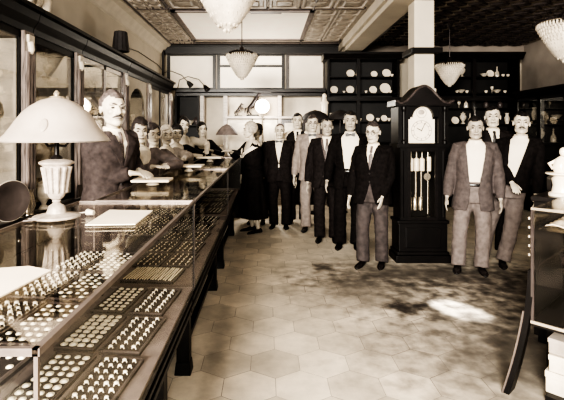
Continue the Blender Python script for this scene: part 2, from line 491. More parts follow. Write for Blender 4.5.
# ------------------------------------------------------------------ jewelry trays
def tray(name, cx, cy, z, w, d, mat, label, group, rz=-.09):
    r = empty(name, (cx, cy, z), rz, label, 'tray', group)
    mb = MB(); mb.b2(-w / 2, w / 2, -d / 2, d / 2, 0, .012)
    mb.build('pad', mat, r)
    q = MB(); t = .008
    for a in ((-w / 2, -w / 2 + t, -d / 2, d / 2), (w / 2 - t, w / 2, -d / 2, d / 2), (-w / 2 + t, w / 2 - t, -d / 2, -d / 2 + t), (-w / 2 + t, w / 2 - t, d / 2 - t, d / 2)): q.b2(*a, .012, .019)
    q.build('tray_rim', wood_mid, r)
    return r

def ring_mesh():
    mb = MB(); mb.torus((0, 0, .0), .0085, .002, 'y', 14, 6)
    mb.ball((0, 0, .0105), (.0085, .0075, .005), 10, 6); return mb.mesh('ring', True, jewel)
def brooch_mesh():
    mb = MB(); mb.lathe([(.0, .0), (.0115, .0), (.0125, .002), (.0105, .005), (.0095, .0045), (.007, .008), (.0, .0095)], n=14)
    mb.v = [(p[0], p[1] * .78, p[2]) for p in mb.v]
    mb.torus((0, 0, .003), .0122, .0016, 'z', 14, 5)
    me = mb.mesh('brooch', True, jewel); return me
def pin_mesh():
    mb = MB(); mb.tube([(0, -.017, .003), (0, 0, .005), (0, .017, .003)], [.0022, .0035, .0022], 6)
    mb.ball((0, 0, .006), (.005, .006, .004), 8, 5); return mb.mesh('bar_pin', True, jewel)
def bracelet_mesh():
    mb = MB()
    for k in range(15):
        mb.ball((0, -.112 + .016 * k, .008), (.0048, .0085, .0042), 8, 5)
    return mb.mesh('bracelet', True, jewel)
RING, BROOCH, PIN, BRAC = ring_mesh(), brooch_mesh(), pin_mesh(), bracelet_mesh()
rj = random.Random(11)
def jewels(me, name, cat, tr, cols, rows, w, d, label, group, skip=.03, s=1.0, bulk=None):
    M_ = Matrix.Translation(tr.location) @ Matrix.Rotation(tr.rotation_euler.z, 4, 'Z')
    for i in range(cols):
        for j in range(rows):
            if rj.random() < skip: continue
            x = -w / 2 + w * (i + .5) / cols + rj.uniform(-.002, .002); y = -d / 2 + d * (j + .5) / rows + rj.uniform(-.003, .003)
            p = M_ @ Vector((x, y, .0125))
            if bulk is not None:
                bulk.M = Matrix.Translation(p) @ Matrix.Rotation(rj.uniform(-.3, .3), 4, 'Z') @ Matrix.Scale(s, 4)
                bulk.add([v.co[:] for v in me.vertices], [tuple(q.vertices) for q in me.polygons]); continue
            o = link(name, me); o.location = p; o.rotation_euler = (0, 0, tr.rotation_euler.z + rj.uniform(-.35, .35)); k = s * rj.uniform(.85, 1.15); o.scale = (k, k, k)
            tag(o, label, cat, group)

order = ['nearest the camera', 'second from the camera', 'third from the camera', 'fourth from the camera']
zt = DECK
# deck level, seen through the side glass: left half broad brooches, right half rings
for k, yc in enumerate((1.215, 1.60, 1.985, 2.365)):
    nm = order[k]
    t1 = tray('jewelry_tray', -.785, yc + .015, zt, .172, .345, velvet_grey, 'grey velvet tray of large brooches on the case floor, %s' % nm, 'brooch trays on the case floor')
    jewels(BROOCH, 'brooch', 'brooch', t1, 4, 8, .155, .325, 'pale oval brooch in rows on the grey brooch tray %s' % nm, 'brooches in tray, ' + nm, s=1.0 if k != 2 else 1.2)
    t2 = tray('jewelry_tray', -.585, yc - .015, zt, .172, .345, velvet_grey, 'grey velvet tray of small rings along the front glass, %s' % nm, 'ring trays along the front glass')
    jewels(RING, 'ring', 'ring', t2, 4 if k < 2 else 3, 8, .15, .32, 'small pale ring on the tray along the front glass, %s' % nm, 'rings in front tray, ' + nm, s=.95)
# inner shelf, dark trays
for k, yc in enumerate((1.215, 1.60, 1.985, 2.35)):
    nm = order[k]
    t1 = tray('jewelry_tray', -.99, yc + .02, SHELF, .165, .345, velvet, 'black velvet ring tray at the back of the glass shelf, %s' % nm, 'black trays at the back of the shelf')
    jewels(RING, 'ring', 'ring', t1, 4, 7, .15, .32, 'small pale ring on the black shelf-back tray %s' % nm, 'rings in back shelf tray, ' + nm, s=1.0, skip=.05)
    t2 = tray('jewelry_tray', -.815, yc, SHELF, .165, .345, velvet, 'black velvet stud tray at the front of the glass shelf, %s' % nm, 'black trays at the front of the shelf')
    jewels(BROOCH, 'stud', 'jewelry stud', t2, 4, 8 if k else 6, .15, .32, 'round pale stud on the black shelf-front tray %s' % nm, 'studs in front shelf tray, ' + nm, s=.78, skip=.07 if k else .3)
# bracelets
t = tray('jewelry_tray', -.71, 2.79, zt, .33, .27, velvet, 'black tray packed with long pale bracelets side by side', None)
M_ = Matrix.Translation(t.location) @ Matrix.Rotation(t.rotation_euler.z, 4, 'Z')
for i in range(19):
    o = link('bracelet', BRAC); o.location = M_ @ Vector((-.148 + .0164 * i, rj.uniform(-.006, .006), .0125)); o.rotation_euler = (0, 0, t.rotation_euler.z + rj.uniform(-.03, .03))
    tag(o, 'long pale link bracelet lying side by side on the black bracelet tray', 'bracelet', 'bracelets on the black tray')
# bar pins in the middle and far case
far = MB()
rowsy = (3.12, 3.47, 3.83, 4.2, 4.56, 5.1, 5.5, 5.9, 6.3, 6.7)
for k, yc in enumerate(rowsy):
    where = ('first row beyond the bracelets', 'second row beyond the bracelets')[k] if k < 2 else ('third row beyond the bracelets' if k == 2 else 'far rows')
    for c, xx in enumerate((-.80, -.60)):
        side = ('back', 'front')[c]
        t = tray('jewelry_tray', xx, yc, zt, .185, .31, velvet if k > 1 else velvet_grey, ('tray of bar pins in the %s column, %s' % (side, where)) if k < 3 else 'dark tray of bar pins in the far half of the counter run', ('bar pin trays, %s' % where))
        jewels(PIN, 'bar_pin', 'pin', t, 4, 5, .17, .30, 'thin pale bar pin on the %s tray, %s' % (side, where), 'bar pins, %s %s' % (side, where), s=1.0, bulk=far if k > 1 else None)
    t = tray('jewelry_tray', -.865, yc - .02, SHELF, .25, .30, velvet, 'wide black tray of pins on the inner shelf of the farther cases', 'black shelf trays in the farther cases')
    jewels(PIN, 'bar_pin', 'pin', t, 7, 5, .24, .28, '', '', bulk=far, s=.9)
o = link('bar_pins', far.mesh('bar_pins', True, jewel)); tag(o, 'rows of small pale bar pins on the trays in the farther cases', 'pins', None, 'stuff')

# paper and pads on the counters
def sheet(name, pts, z, label, cat, th=.004, mat=paper):
    cx = sum(p[0] for p in pts) / len(pts); cy = sum(p[1] for p in pts) / len(pts)
    o = MB().prism([(p[0] - cx, p[1] - cy) for p in pts], th, 'z', 0).build(name, mat, loc=(cx, cy, z + .0035)); return tag(o, label, cat)
sheet('writing_paper', [(-.80, 2.25), (-.575, 2.235), (-.565, 1.90), (-.775, 1.885)], TOP, 'large white sheet of paper lying on the near case behind the lamp', 'paper')
sheet('writing_paper', [(-.615, 1.26), (-.70, 1.30), (-.93, 1.24), (-.75, 1.03), (-.64, 1.05)], TOP, 'white paper at the left edge of the near case in front of the lamp', 'paper')
def pad(x, y, w, d, h, label, rz=0):
    r = empty('display_pad', (x, y, TOP + .0035), rz, label, 'display pad')
    mb = MB(); mb.lathe([(.045, 0), (.05, .004), (.03, .02), (.028, h - .012), (.05, h)], n=18); mb.build('pedestal', china_dim, r, True)
    MB().box((0, 0, h + .009), (w, d, .018)).build('cushion', paper, r, bevel=.006)
pad(-.865, 3.36, .28, .22, .03, 'flat white display pad under the mustached man\'s hands', .05)
pad(-.80, 4.55, .30, .26, .05, 'low white display pad in front of the woman in the grey dress')
pad(-.78, 6.1, .34, .3, .05, 'white display pad far along the counter before the dark-haired woman')

# ================================================================== BIG TABLE LAMP
def table_lamp():
    r = empty('table_lamp', (-.975, 2.05, TOP + .0035), 0, 'large table lamp with bell-shaped opal glass shade on a carved pale vase base', 'lamp')
    b = MB(); b.lathe([(.0, 0), (.095, 0), (.105, .006), (.10, .014), (.075, .02), (.045, .026), (.038, .045), (.034, .058), (.02, .068), (.015, .074), (.02, .08), (.017, .086)], n=32)
    b.build('base', lamp_body, r, True)
    v = MB(); v.lathe([(.017, .086), (.03, .095), (.041, .115), (.044, .14), (.05, .19), (.056, .23), (.06, .245), (.075, .254), (.078, .262), (.06, .27), (.03, .276)], n=32)
    for k in range(12):
        a = 2 * pi * k / 12
        v.tube([(.044 * cos(a), .044 * sin(a), .12), (.052 * cos(a), .052 * sin(a), .19), (.06 * cos(a), .06 * sin(a), .24)], [.006, .008, .01], 6)
    v.build('vase_body', lamp_body, r, True)
    n = MB(); n.tube([(0, 0, .27), (0, 0, .53)], .011, 10); n.lathe([(.03, .27), (.024, .285), (.011, .295)], n=16)
    for sgn in (-1, 1): n.tube([(0, 0, .34), (sgn * .04, 0, .335), (sgn * .055, 0, .355)], .006, 8)
    n.build('stem', black_metal, r, True)
    for sgn in (-1, 1):
        MB().lathe([(.008, 0), (.02, .02), (.026, .045), (.018, .068), (.0, .076)], (sgn * .055, 0, .355), 14).build('bulb', china, r, True)
    prof = [(.236, .360), (.230, .372), (.212, .392), (.194, .418), (.172, .452), (.146, .488), (.112, .520), (.072, .545), (.034, .557), (.030, .560)]
    inn = [(q - .006, z - .004) for q, z in reversed(prof)]
    s = MB(); R = []
    for q, z in prof + inn: R.append([(q * cos(2 * pi * k / 48), q * sin(2 * pi * k / 48), z) for k in range(48)])
    s.rings(R, cap=False)
    s.build('lamp_shade', shade_glass, r, True)
    # painted oval medallions on the shade, raised a hair
    paint = M('umber_glass_paint', S(.36), .5, var=.2)
    for k in range(4):
        med = MB(); a = -pi / 2 + .17 + k * pi / 2; rr = .190; zz = .43
        med.M = Matrix.Translation((rr * cos(a), rr * sin(a), zz)) @ Matrix.Rotation(a - pi / 2, 4, 'Z') @ Matrix.Rotation(.55, 4, 'X')
        med.ball((0, 0, 0), (.017, .004, .034), 14, 8)
        med.build('shade_ornament', paint, r, True)
    f = MB(); f.lathe([(.036, .555), (.03, .566), (.012, .57), (.015, .58), (.008, .592), (.0, .597)], n=16); f.build('finial', brass, r, True)
    c = MB(); c.tube([(-.02, -.09, .012), (-.10, -.10, .006), (-.115, -.03, .005), (-.112, .05, .005), (-.10, .12, .005), (-.08, .20, .005)], .0035, 6); c.build('cord', tan_shade, r, True)
table_lamp()
# plug lying on the glass behind the lamp, with its thin wire
mb = MB(); mb.tube([(0, 0, .012), (-.035, .01, .014)], [.011, .016], 10); mb.tube([(-.035, .01, .014), (-.15, -.02, .004), (-.26, -.12, .004)], .0025, 6)
o = mb.build('cord_plug', china_dim, smooth=True, loc=(-.83, 2.12, TOP + .0035)); tag(o, 'small pale cord plug lying on the glass right of the lamp', 'plug')

# ================================================================== LEFT WALL CABINETS
XC, XCB = -2.02, -2.385
def bx(mb, x0, x1, y0, y1, z0, z1): return mb.b2(x0, x1, y0, y1, z0, z1)
SHELVES = (1.30, 1.72, 2.10)
def wall_cabinet(y0, y1, back, label, doors, style='glass', pil=True, glow=0):
    r = empty('tall_cabinet', (XC, (y0 + y1) / 2, 0), 0, label, 'cabinet', 'tall dark wall cabinets along the left wall')
    oy = (y0 + y1) / 2
    def sh(mb): mb.v = [(p[0] - XC, p[1] - oy, p[2]) for p in mb.v]; return mb
    c = MB(); bx(c, XCB, XC - .005, y0, y0 + .03, .90, 2.45); bx(c, XCB, XC - .005, y1 - .03, y1, .90, 2.45); bx(c, XCB, XC - .005, y0, y1, 2.42, 2.66)
    sh(c).build('carcass', wood_black, r)
    sh(bx(MB(), XCB, XCB + .02, y0 + .03, y1 - .03, .94, 2.42)).build('back_panel', back, r)
    sh(bx(MB(), XCB + .02, XC - .04, y1 - .036, y1 - .031, .95, 2.41)).build('side_lining', back, r)  # inner panel added so the bay shows the back's brightness
    b = MB(); bx(b, XCB, XC + .02, y0, y1, .08, .88); bx(b, XCB, XC - .02, y0, y1, 0, .08); sh(b).build('base_cupboard', wood_dark, r)
    nd = max(2, round((y1 - y0) / .5))
    for k in range(nd):
        a = y0 + (y1 - y0) * k / nd; e = y0 + (y1 - y0) * (k + 1) / nd
        for z0, z1 in ((.14, .40), (.42, .62), (.64, .84)):
            d = sh(bx(MB(), XC + .02, XC + .038, a + .03, e - .03, z0, z1)).build('drawer', wood_mid, r, bevel=.005)
            KN = MB().ball((XC + .05, (a + e) / 2, (z0 + z1) / 2), .014, 10, 6); sh(KN).build('knob', brass, d, True)
    sh(bx(MB(), XCB, XC + .05, y0, y1, .88, .915)).build('ledge', wood_mid, r, bevel=.006)
    co = MB(); co.prism([(XCB, 2.45), (XC + .01, 2.45), (XC + .02, 2.50), (XC + .06, 2.56), (XC + .075, 2.62), (XC + .11, 2.63), (XC + .11, 2.665), (XCB, 2.665)], y1 - y0, 'y', y0)
    sh(co).build('cornice', wood_black, r)
    for z in SHELVES: sh(bx(MB(), XCB + .02, XC - .03, y0 + .03, y1 - .03, z - .01, z)).build('shelf', thin_glass, r)
    if glow:
        la = bpy.data.lights.new('cabinet_strip_light', 'AREA'); la.energy = glow; la.shape = 'RECTANGLE'; la.size = .12; la.size_y = y1 - y0 - .2; la.color = (1, .97, .92)
        lo = bpy.data.objects.new('cabinet_strip_light', la); COL.objects.link(lo); lo.location = (-2.06, oy, 2.39); lo.rotation_euler = (0, radians(40), 0)
    if pil:
        p = MB(); py = y1 - .085
        bx(p, XC - .01, XC + .03, py - .075, py + .075, .915, 2.45)
        for dy in (-.045, 0, .045): p.tube([(XC + .035, py + dy, 1.05), (XC + .035, py + dy, 2.28)], .019, 10)
        sh(p).build('pilaster', wood_shine, r)
        k = MB(); bx(k, XC - .01, XC + .05, py - .045, py + .045, 2.36, 2.42); k.tube([(XC + .03, py, 2.36), (XC + .045, py, 2.30), (XC + .03, py, 2.24)], [.035, .028, .012], 10)
        sh(k).build('capital', china_dim, r, True)
    ye = y1 - (.16 if pil else .03)
    for k in range(doors):
        a = y0 + .03 + (ye - y0 - .03) * k / doors; e = y0 + .03 + (ye - y0 - .03) * (k + 1) / doors
        d = MB()
        mat = wood_black
        if style == 'arch':
            n = 10; rr = (e - a) / 2 - .03; cy = (a + e) / 2; zc = 2.30 - rr
            pts = [(a, .93), (a + .03, .93)] + [(a + .03, zc)] + [(cy - rr * cos(pi * q / n), zc + rr * sin(pi * q / n)) for q in range(1, n)] + [(e - .03, zc), (e - .03, .93), (e, .93), (e, 2.44), (a, 2.44)]
            # split into two halves so the polygon stays simple
            d.prism(pts, .022, 'x', XC - .02); mat = cove_paint
        else:
            bx(d, XC - .02, XC, a, a + .035, .93, 2.44); bx(d, XC - .02, XC, e - .035, e, .93, 2.44); bx(d, XC - .02, XC, a, e, .93, .98); bx(d, XC - .02, XC, a, e, 2.39, 2.44)
            mat = wood_shine if style == 'shiny' else wood_black
        o = sh(d).build('door', mat, r)
        sh(bx(MB(), XC - .014, XC - .009, a + .03, e - .03, .97, 2.40)).build('pane', door_glass if style != 'mirror' else mirror_back, o)
        sh(MB().ball((XC + .012, e - .02, 1.6), .012, 8, 6)).build('door_knob', brass, o, True)
    return r
wall_cabinet(2.10, 3.79, glow_back, 'dark wall cabinet at the left edge with a pale back panel, glow added', 2, glow=0)
wall_cabinet(3.80, 4.80, faint_glow_back, 'dark wall cabinet of glassware right behind the big lamp shade', 1, glow=0)
wall_cabinet(4.81, 6.36, faint_glow_back, 'glazed wall cabinet behind the mustached man', 2, 'shiny', glow=0)
wall_cabinet(6.37, 7.60, black_back, 'arched wall cabinet with pale spandrels behind the saleswomen', 1, 'arch')
wall_cabinet(7.61, 9.30, pale_back, 'mirror-doored wall cabinet at the far end of the left wall', 2, 'mirror')

# ------------------------------------------------------------------ wares
def ware(name, prof, mat, label, cat, n=16):
    r = MB().lathe(prof, n=n)
    return r.mesh(name, True, mat)
WARE = {
 'goblet': (ware('goblet', [(.0, 0), (.034, 0), (.034, .004), (.006, .012), (.005, .075), (.02, .09), (.036, .12), (.04, .16), (.037, .17), (.033, .165), (.0, .10)], cut_glass, '', ''), 'goblet'),
 'decanter': (ware('decanter', [(.0, 0), (.05, 0), (.055, .05), (.045, .12), (.016, .16), (.014, .21), (.022, .22), (.008, .225), (.02, .25), (.0, .275)], cut_glass, '', ''), 'decanter'),
 'vase': (ware('vase', [(.0, 0), (.045, 0), (.04, .02), (.06, .10), (.062, .15), (.035, .22), (.05, .27), (.045, .27), (.0, .2)], china_dim, '', ''), 'vase'),
 'bowl': (ware('bowl', [(.0, 0), (.04, 0), (.035, .015), (.07, .05), (.10, .085), (.095, .087), (.06, .05), (.0, .03)], cut_glass, '', ''), 'bowl'),
 'pitcher': (ware('pitcher', [(.0, 0), (.05, 0), (.045, .02), (.065, .08), (.05, .15), (.04, .18), (.05, .21), (.044, .21), (.0, .12)], silver, '', ''), 'pitcher'),
 'cup': (ware('cup', [(.0, 0), (.025, 0), (.022, .008), (.04, .05), (.042, .07), (.038, .07), (.0, .02)], china, '', ''), 'cup'),
 'urn': (ware('urn', [(.0, 0), (.05, 0), (.05, .02), (.02, .045), (.03, .07), (.075, .14), (.08, .19), (.05, .23), (.06, .26), (.02, .28), (.0, .31)], china_dim, '', ''), 'urn'),
 'jar': (ware('dark_jar', [(.0, 0), (.05, 0), (.065, .06), (.06, .13), (.03, .16), (.036, .18), (.0, .19)], dark_ware, '', ''), 'jar'),
}
def plate_mesh(r=.12, mat=china):
    mb = MB(); mb.lathe([(.0, 0), (r * .55, 0), (r * .62, .006), (r, .018), (r * .98, .022), (r * .6, .010), (.0, .006)], n=24)
    mb.v = [(p[0], -p[2], p[1] + r) for p in mb.v]                 # stand it up, facing -y
    mb.v = [(p[0], p[1] + .28 * (p[2] - r), p[2] * .965) for p in mb.v]
    return mb.mesh('plate', True, mat)
WARE['plate'] = (plate_mesh(), 'plate')
def put(kind, loc, label, group=None, s=1.0, rz=0.0):
    o = link(kind if kind != 'jar' else 'jar', WARE[kind][0]); o.location = loc; o.rotation_euler = (0, 0, rz); o.scale = (s, s, s)
    return tag(o, label, WARE[kind][1], group)
rw = random.Random(5)
def stock(y0, y1, z, kinds, step, where, xx=-2.2, s=1.0):
    y = y0 + step / 2
    while y < y1 - step / 3:
        k = rw.choice(kinds)
        if k == 'plate': put(k, (xx - .06, y, z), 'white %s standing on the %s' % (k, where), '%ss on the %s' % (k, where), s * rw.uniform(.9, 1.1), pi / 2)
        else: put(k, (xx + rw.uniform(-.03, .05), y, z), '%s standing on the %s' % ({'goblet': 'pale stemmed goblet', 'decanter': 'stoppered cut-glass decanter', 'vase': 'ivory vase', 'bowl': 'cut-glass bowl', 'pitcher': 'bright silver pitcher', 'cup': 'small white cup', 'urn': 'ivory lidded urn', 'jar': 'dark squat jar'}[k], where), '%ss on the %s' % (k, where), s * rw.uniform(.85, 1.15))
        y += step * rw.uniform(.85, 1.2)
zs = (.94,) + SHELVES
nmz = ('bottom shelf', 'lower middle shelf', 'upper middle shelf', 'top shelf')
for (a, b, wh, sets, st) in ((3.1, 3.7, 'of the cabinet at the left edge', (['plate', 'pitcher'], ['goblet', 'vase'], ['decanter', 'jar'], []), .17),
                             (3.84, 4.62, 'of the cabinet behind the lamp', (['pitcher', 'bowl'], ['vase', 'pitcher'], ['goblet', 'decanter', 'jar'], ['goblet', 'cup', 'bowl']), .125),
                             (4.86, 6.18, 'of the cabinet behind the mustached man', (['plate'], ['goblet', 'cup', 'vase'], ['jar', 'bowl', 'jar'], ['goblet', 'decanter', 'jar']), .15),
                             (6.5, 7.4, 'of the arched cabinet', ([], ['vase'], ['vase', 'goblet'], []), .3)):
    for z, nz_, ks in zip(zs, nmz, sets):
        if ks: stock(a, b, z, ks, st, nz_ + ' ' + wh)
# silver platter leaning on the ledge at the far left, and a silver tea urn by it
def platter(loc, rz, label, rx=.17, rzv=.155):
    r = empty('silver_platter', loc, rz, label, 'platter')
    mb = MB(); mb.lathe([(.0, .006), (.62, .006), (.7, .012), (.96, .03), (1.0, .03), (1.0, .02), (.7, .0), (.0, -.004)], n=40)
    mb.v = [(p[0] * rx, -p[2], p[1] * rzv + rzv) for p in mb.v]; mb.build('dish', old_silver, r, True)
    t = MB(); t.torus((0, 0, 0), 1.0, .035, 'y', 40, 6); t.v = [(p[0] * rx, p[1] * .1 - .026, p[2] * rzv + rzv) for p in t.v]; t.build('beaded_rim', china_dim, r, True)
platter((-2.0, 3.42, .918), pi / 2 - .35, 'oval silver platter standing on the cabinet ledge left of the lamp')
put('pitcher', (-1.995, 3.68, .918), 'silver pitcher standing on the cabinet ledge behind the lamp base', None, 1.0)
put('urn', (-1.995, 3.95, .918), 'ivory urn standing on the cabinet ledge under the lamp shade', None, .9)
put('goblet', (-1.99, 3.55, .918), 'stemmed goblet on the cabinet ledge beside the silver platter', None, .9)
# on top of the left cabinets
put('vase', (-2.08, 4.12, 2.667), 'large ivory vase on top of the left cabinets at the upper edge', None, 1.1)
for k, y in enumerate((3.72, 3.82, 3.92, 4.01)): put(('goblet', 'urn', 'cup', 'goblet')[k], (-2.07, y, 2.667), ('stemmed goblet on top of the left cabinets nearest the frame edge', 'ivory urn on top of the left cabinets', 'small white cup on top of the left cabinets', 'stemmed goblet on top of the left cabinets beside the vase')[k])
r = empty('shaded_lamp', (-2.12, 6.42, 2.667), 0, 'small lamp with dark pleated shade standing on the left cabinets', 'lamp')
MB().lathe([(.0, 0), (.06, 0), (.05, .02), (.02, .04), (.035, .07), (.012, .1), (.012, .16)], n=16).build('base', bronze, r, True)
mb = MB(); n = 28
mb.rings([[((q + .006 * (k % 2)) * cos(2 * pi * k / n), (q + .006 * (k % 2)) * sin(2 * pi * k / n), z) for k in range(n)] for q, z in ((.115, .12), (.118, .13), (.088, .40), (.08, .41))])
mb.build('lamp_shade', dark_shade, r)
# wires along the wall and two gooseneck picture lights over the end of the cornice
mb = MB(); mb.tube([(-2.12, 6.5, 2.95), (-2.3, 7.2, 3.0), (-2.385, 8.2, 3.12), (-2.37, 9.6, 3.1), (-2.36, 10.1, 3.02)], .008, 6)
o = mb.build('wall_wire', black_metal, smooth=True); tag(o, 'thin dark wire sagging along the left wall from the shaded lamp', 'wire')
def gooseneck(base, path, label):
    r = empty('gooseneck_light', (base[0], base[1], base[2] + .002), 0, label, 'light')
    m = MB(); m.lathe([(.03, 0), (.03, .012), (.012, .02)], n=12); m.tube([(0, 0, .01)] + path, .009, 7); m.build('arm', black_metal, r, True)
    e = Vector(path[-1]); p = Vector(path[-2]); d = (e - p).normalized()
    h = MB(); h.tube([e - d * .01, e + d * .04, e + d * .13], [.018, .045, .06], 12); h.build('reflector', black_metal, r, True)
gooseneck((-2.06, 8.7, 2.665), [(.0, .1, .14), (.12, .3, .2), (.3, .5, .14), (.4, .6, .02)], 'black gooseneck light curving from the end of the left cornice, nearer one')
gooseneck((-1.98, 9.86, 2.58), [(.05, -.05, .2), (.25, -.1, .27), (.5, -.15, .2), (.62, -.2, .06)], 'black gooseneck light over the back cornice, farther one')

# ================================================================== BACK WALL FURNITURE
def back_cabinet(x0, x1, z0, z1, yf, shelves, label, pillars=(), side_caps=True, back=black_back):
    r = empty('back_cabinet', ((x0 + x1) / 2, yf, 0), 0, label, 'cabinet'); ox = (x0 + x1) / 2
    def sh(mb): mb.v = [(p[0] - ox, p[1] - yf, p[2]) for p in mb.v]; return mb
    yb = YB - .21
    c = MB(); c.b2(x0, x0 + .05, yf, yb, z0, z1); c.b2(x1 - .05, x1, yf, yb, z0, z1); c.b2(x0, x1, yf, yb, z1 - .05, z1); c.b2(x0, x1, yf, yb, z0, z0 + .06)
    sh(c).build('carcass', wood_black, r)
    sh(MB().b2(x0 + .05, x1 - .05, yb - .02, yb, z0 + .06, z1 - .05)).build('back_panel', back, r)
    for z in shelves: sh(MB().b2(x0 + .05, x1 - .05, yf + .03, yb - .02, z - .02, z)).build('shelf', wood_black, r)
    k = MB(); k.prism([(yf + .02, z1 - .06), (yf - .02, z1 - .02), (yf - .07, z1 + .04), (yf - .09, z1 + .05), (yf - .09, z1 + .09), (yb, z1 + .09), (yb, z1 - .06)], x1 - x0 + .16, 'x', x0 - .08)
    sh(k).build('cornice', wood_dark, r)
    for x in pillars: sh(MB().b2(x - .04, x + .04, yf - .02, yf + .03, z0, z1 - .05)).build('mullion', wood_dark, r)
    if z0 < .2:
        b = MB(); b.b2(x0, x1, yf - .08, yf + .02, 0, 1.0); b.b2(x0 - .02, x1 + .02, yf - .12, yf + .03, 1.0, 1.04); sh(b).build('base_cupboard', wood_dark, r)
        sh(MB().b2(x0 - .03, x1 + .03, yf - .06, yf, 2.30, 2.38)).build('mid_cornice', wood_dark, r)
    return r
YF = 9.62
back_cabinet(1.34, 2.92, .06, 3.27, YF, (1.4, 1.86, 2.38, 2.48, 2.84), 'tall black cabinet of standing plates on the back wall left of the clock', (2.02,))
back_cabinet(3.62, 5.55, .06, 3.27, YF, (1.35, 1.80, 2.15, 2.48, 2.84), 'tall black cabinet of small wares on the back wall right of the clock', (4.55,))
for k, (px, z, s) in enumerate(((350.4, 2.84, .75), (374, 2.84, .62), (386.4, 2.84, .8), (334, 2.48, .72), (350, 2.48, .74), (373, 2.48, .72), (385, 2.48, 1.0), (331, 1.86, .8), (352, 1.86, .62), (370, 1.86, .72), (384, 1.86, .6))):
    put('plate', ((px - VX) / FPX * 9.8, 9.8, z), 'white plate standing on the %s shelf of the back cabinet left of the clock' % {2.84: 'top', 2.48: 'second', 1.86: 'third'}[z], 'plates on the %s shelf' % {2.84: 'top', 2.48: 'second', 1.86: 'third'}[z], s)
for k, (px, z, s) in enumerate(((357.5, 2.84, 1), (392, 2.84, .9), (366, 2.48, .8), (390.5, 2.48, .9), (344, 2.48, .7), (360, 1.86, .9), (378, 1.86, 1), (389, 1.86, 1))):
    put('cup', ((px - VX) / FPX * 9.75, 9.75, z), 'small white cup beside the plates on the %s shelf of the back cabinet' % {2.84: 'top', 2.48: 'second', 1.86: 'third'}[z], 'cups beside the plates on the %s shelf' % {2.84: 'top', 2.48: 'second', 1.86: 'third'}[z], s)
# right of the clock
for z, nm, lst in ((2.84, 'top', ((455, 'vase'), (462, 'urn'), (484, 'bowl'), (490, 'plate'), (497, 'decanter'), (503, 'cup'), (508, 'cup'))),
                   (2.48, 'second', ((457, 'cup'), (461, 'bowl'), (467, 'cup'), (486, 'cup'), (492, 'goblet'), (497, 'bowl'), (505, 'cup'))),
                   (2.15, 'third', ((459, 'goblet'), (466, 'decanter'), (486, 'jar'), (500, 'jar'))),
                   (1.80, 'fourth', ((455, 'plate'), (463, 'urn'), (470, 'decanter'), (477, 'cup'), (486, 'jar'), (507, 'vase'), (515, 'bowl')))):
    for px, k in lst:
        put(k, ((px - VX) / FPX * 9.78, 9.78, z), 'pale %s on the %s shelf of the back cabinet right of the clock' % (k, nm), '%ss on the %s shelf right of the clock' % (k, nm), .9 if k != 'plate' else .7)

# low back-wall unit between the corner and the plate cabinet
r = empty('back_shelving', (-.4, 9.85, 0), 0, 'low pale shelving across the back wall under the windows', 'shelving')
def shb(mb): mb.v = [(p[0] + .4, p[1] - 9.85, p[2]) for p in mb.v]; return mb
c = MB()
for x in (-1.42, -.90, .30, 1.30): c.b2(x - .04, x + .04, 9.72, 10.2, 0, 2.42)
c.b2(-1.42, 1.30, 9.70, 10.2, 1.0, 1.05); c.b2(-.9, 1.30, 9.70, 10.2, 1.92, 1.97)
shb(c).build('frame', M('pale_oak', S(.34), .4, var=.3, stretch=(1, 1, 6)), r)
shb(MB().b2(-1.38, 1.28, 10.12, 10.16, 1.05, 2.42)).build('back_panel', M('pale_lining', S(.62), .6, var=.2, nscale=2), r)
shb(MB().b2(-1.42, 1.30, 9.78, 9.82, .06, .98)).build('base_panel', wood_dark, r)
for a, b in ((-.86, -.30), (-.30, .26), (.34, .80), (.80, 1.26)):
    d = MB(); d.b2(a + .01, b - .01, 9.74, 9.76, 1.06, 1.90); o = shb(d).build('door', wood_mid if a > 0 else M('cream_door', S(.55), .5, var=.15), r)
    shb(MB().b2(a + .07, b - .07, 9.735, 9.74, 1.14, 1.82)).build('door_panel', pale_back, o)
# white pilaster statues on brackets at the cabinet corner
r = empty('bracket_figure', (1.27, 9.55, 1.80), 0, 'white carved figure bracket at the left corner of the plate cabinet', 'figure')
m = MB(); m.ball((0, 0, .60), (.05, .05, .06)); m.tube([(0, 0, .02), (0, 0, .2), (0, 0, .42), (0, 0, .56)], [.03, .07, .08, .04], 12); m.ball((.0, -.02, .45), (.09, .05, .05)); m.build('figure_body', china, r, True)
m = MB(); m.lathe([(.02, -.16), (.05, -.08), (.08, 0), (.09, .02), (.0, .02)], n=14); m.build('bracket', china_dim, r, True)
# dark corner unit with hanging things
r = empty('corner_unit', (-1.74, 9.7, 0), 0, 'dark corner unit at the back left behind the saleswomen', 'cabinet')
def shc(mb): mb.v = [(p[0] + 1.74, p[1] - 9.7, p[2]) for p in mb.v]; return mb
c = MB(); c.b2(-2.0, -1.5, 9.62, 9.7, 0, 1.2); c.b2(-2.0, -1.96, 9.62, 10.2, 0, 2.42); c.b2(-1.5, -1.46, 9.62, 10.2, 0, 2.42); c.b2(-2.0, -1.46, 10.0, 10.04, 0, 2.42); c.b2(-2., -1.46, 9.62, 10.1, 1.2, 1.24); c.b2(-2., -1.46, 9.7, 10.1, 1.75, 1.78)
shc(c).build('carcass', black_back, r)
for k, (x, z, kd, s) in enumerate(((-1.9, 1.24, 'jar', 1.1), (-1.75, 1.24, 'jar', .9), (-1.62, 1.24, 'vase', .8), (-1.88, 1.78, 'jar', 1.2), (-1.70, 1.78, 'bowl', 1.1), (-1.56, 1.78, 'jar', 1))):
    put(kd, (x, 9.85, z), 'dim %s in the dark corner unit, %s shelf' % (kd, 'upper' if z > 1.5 else 'lower'), '%ss in the dark corner unit, %s shelf' % (kd, 'upper' if z > 1.5 else 'lower'), s)
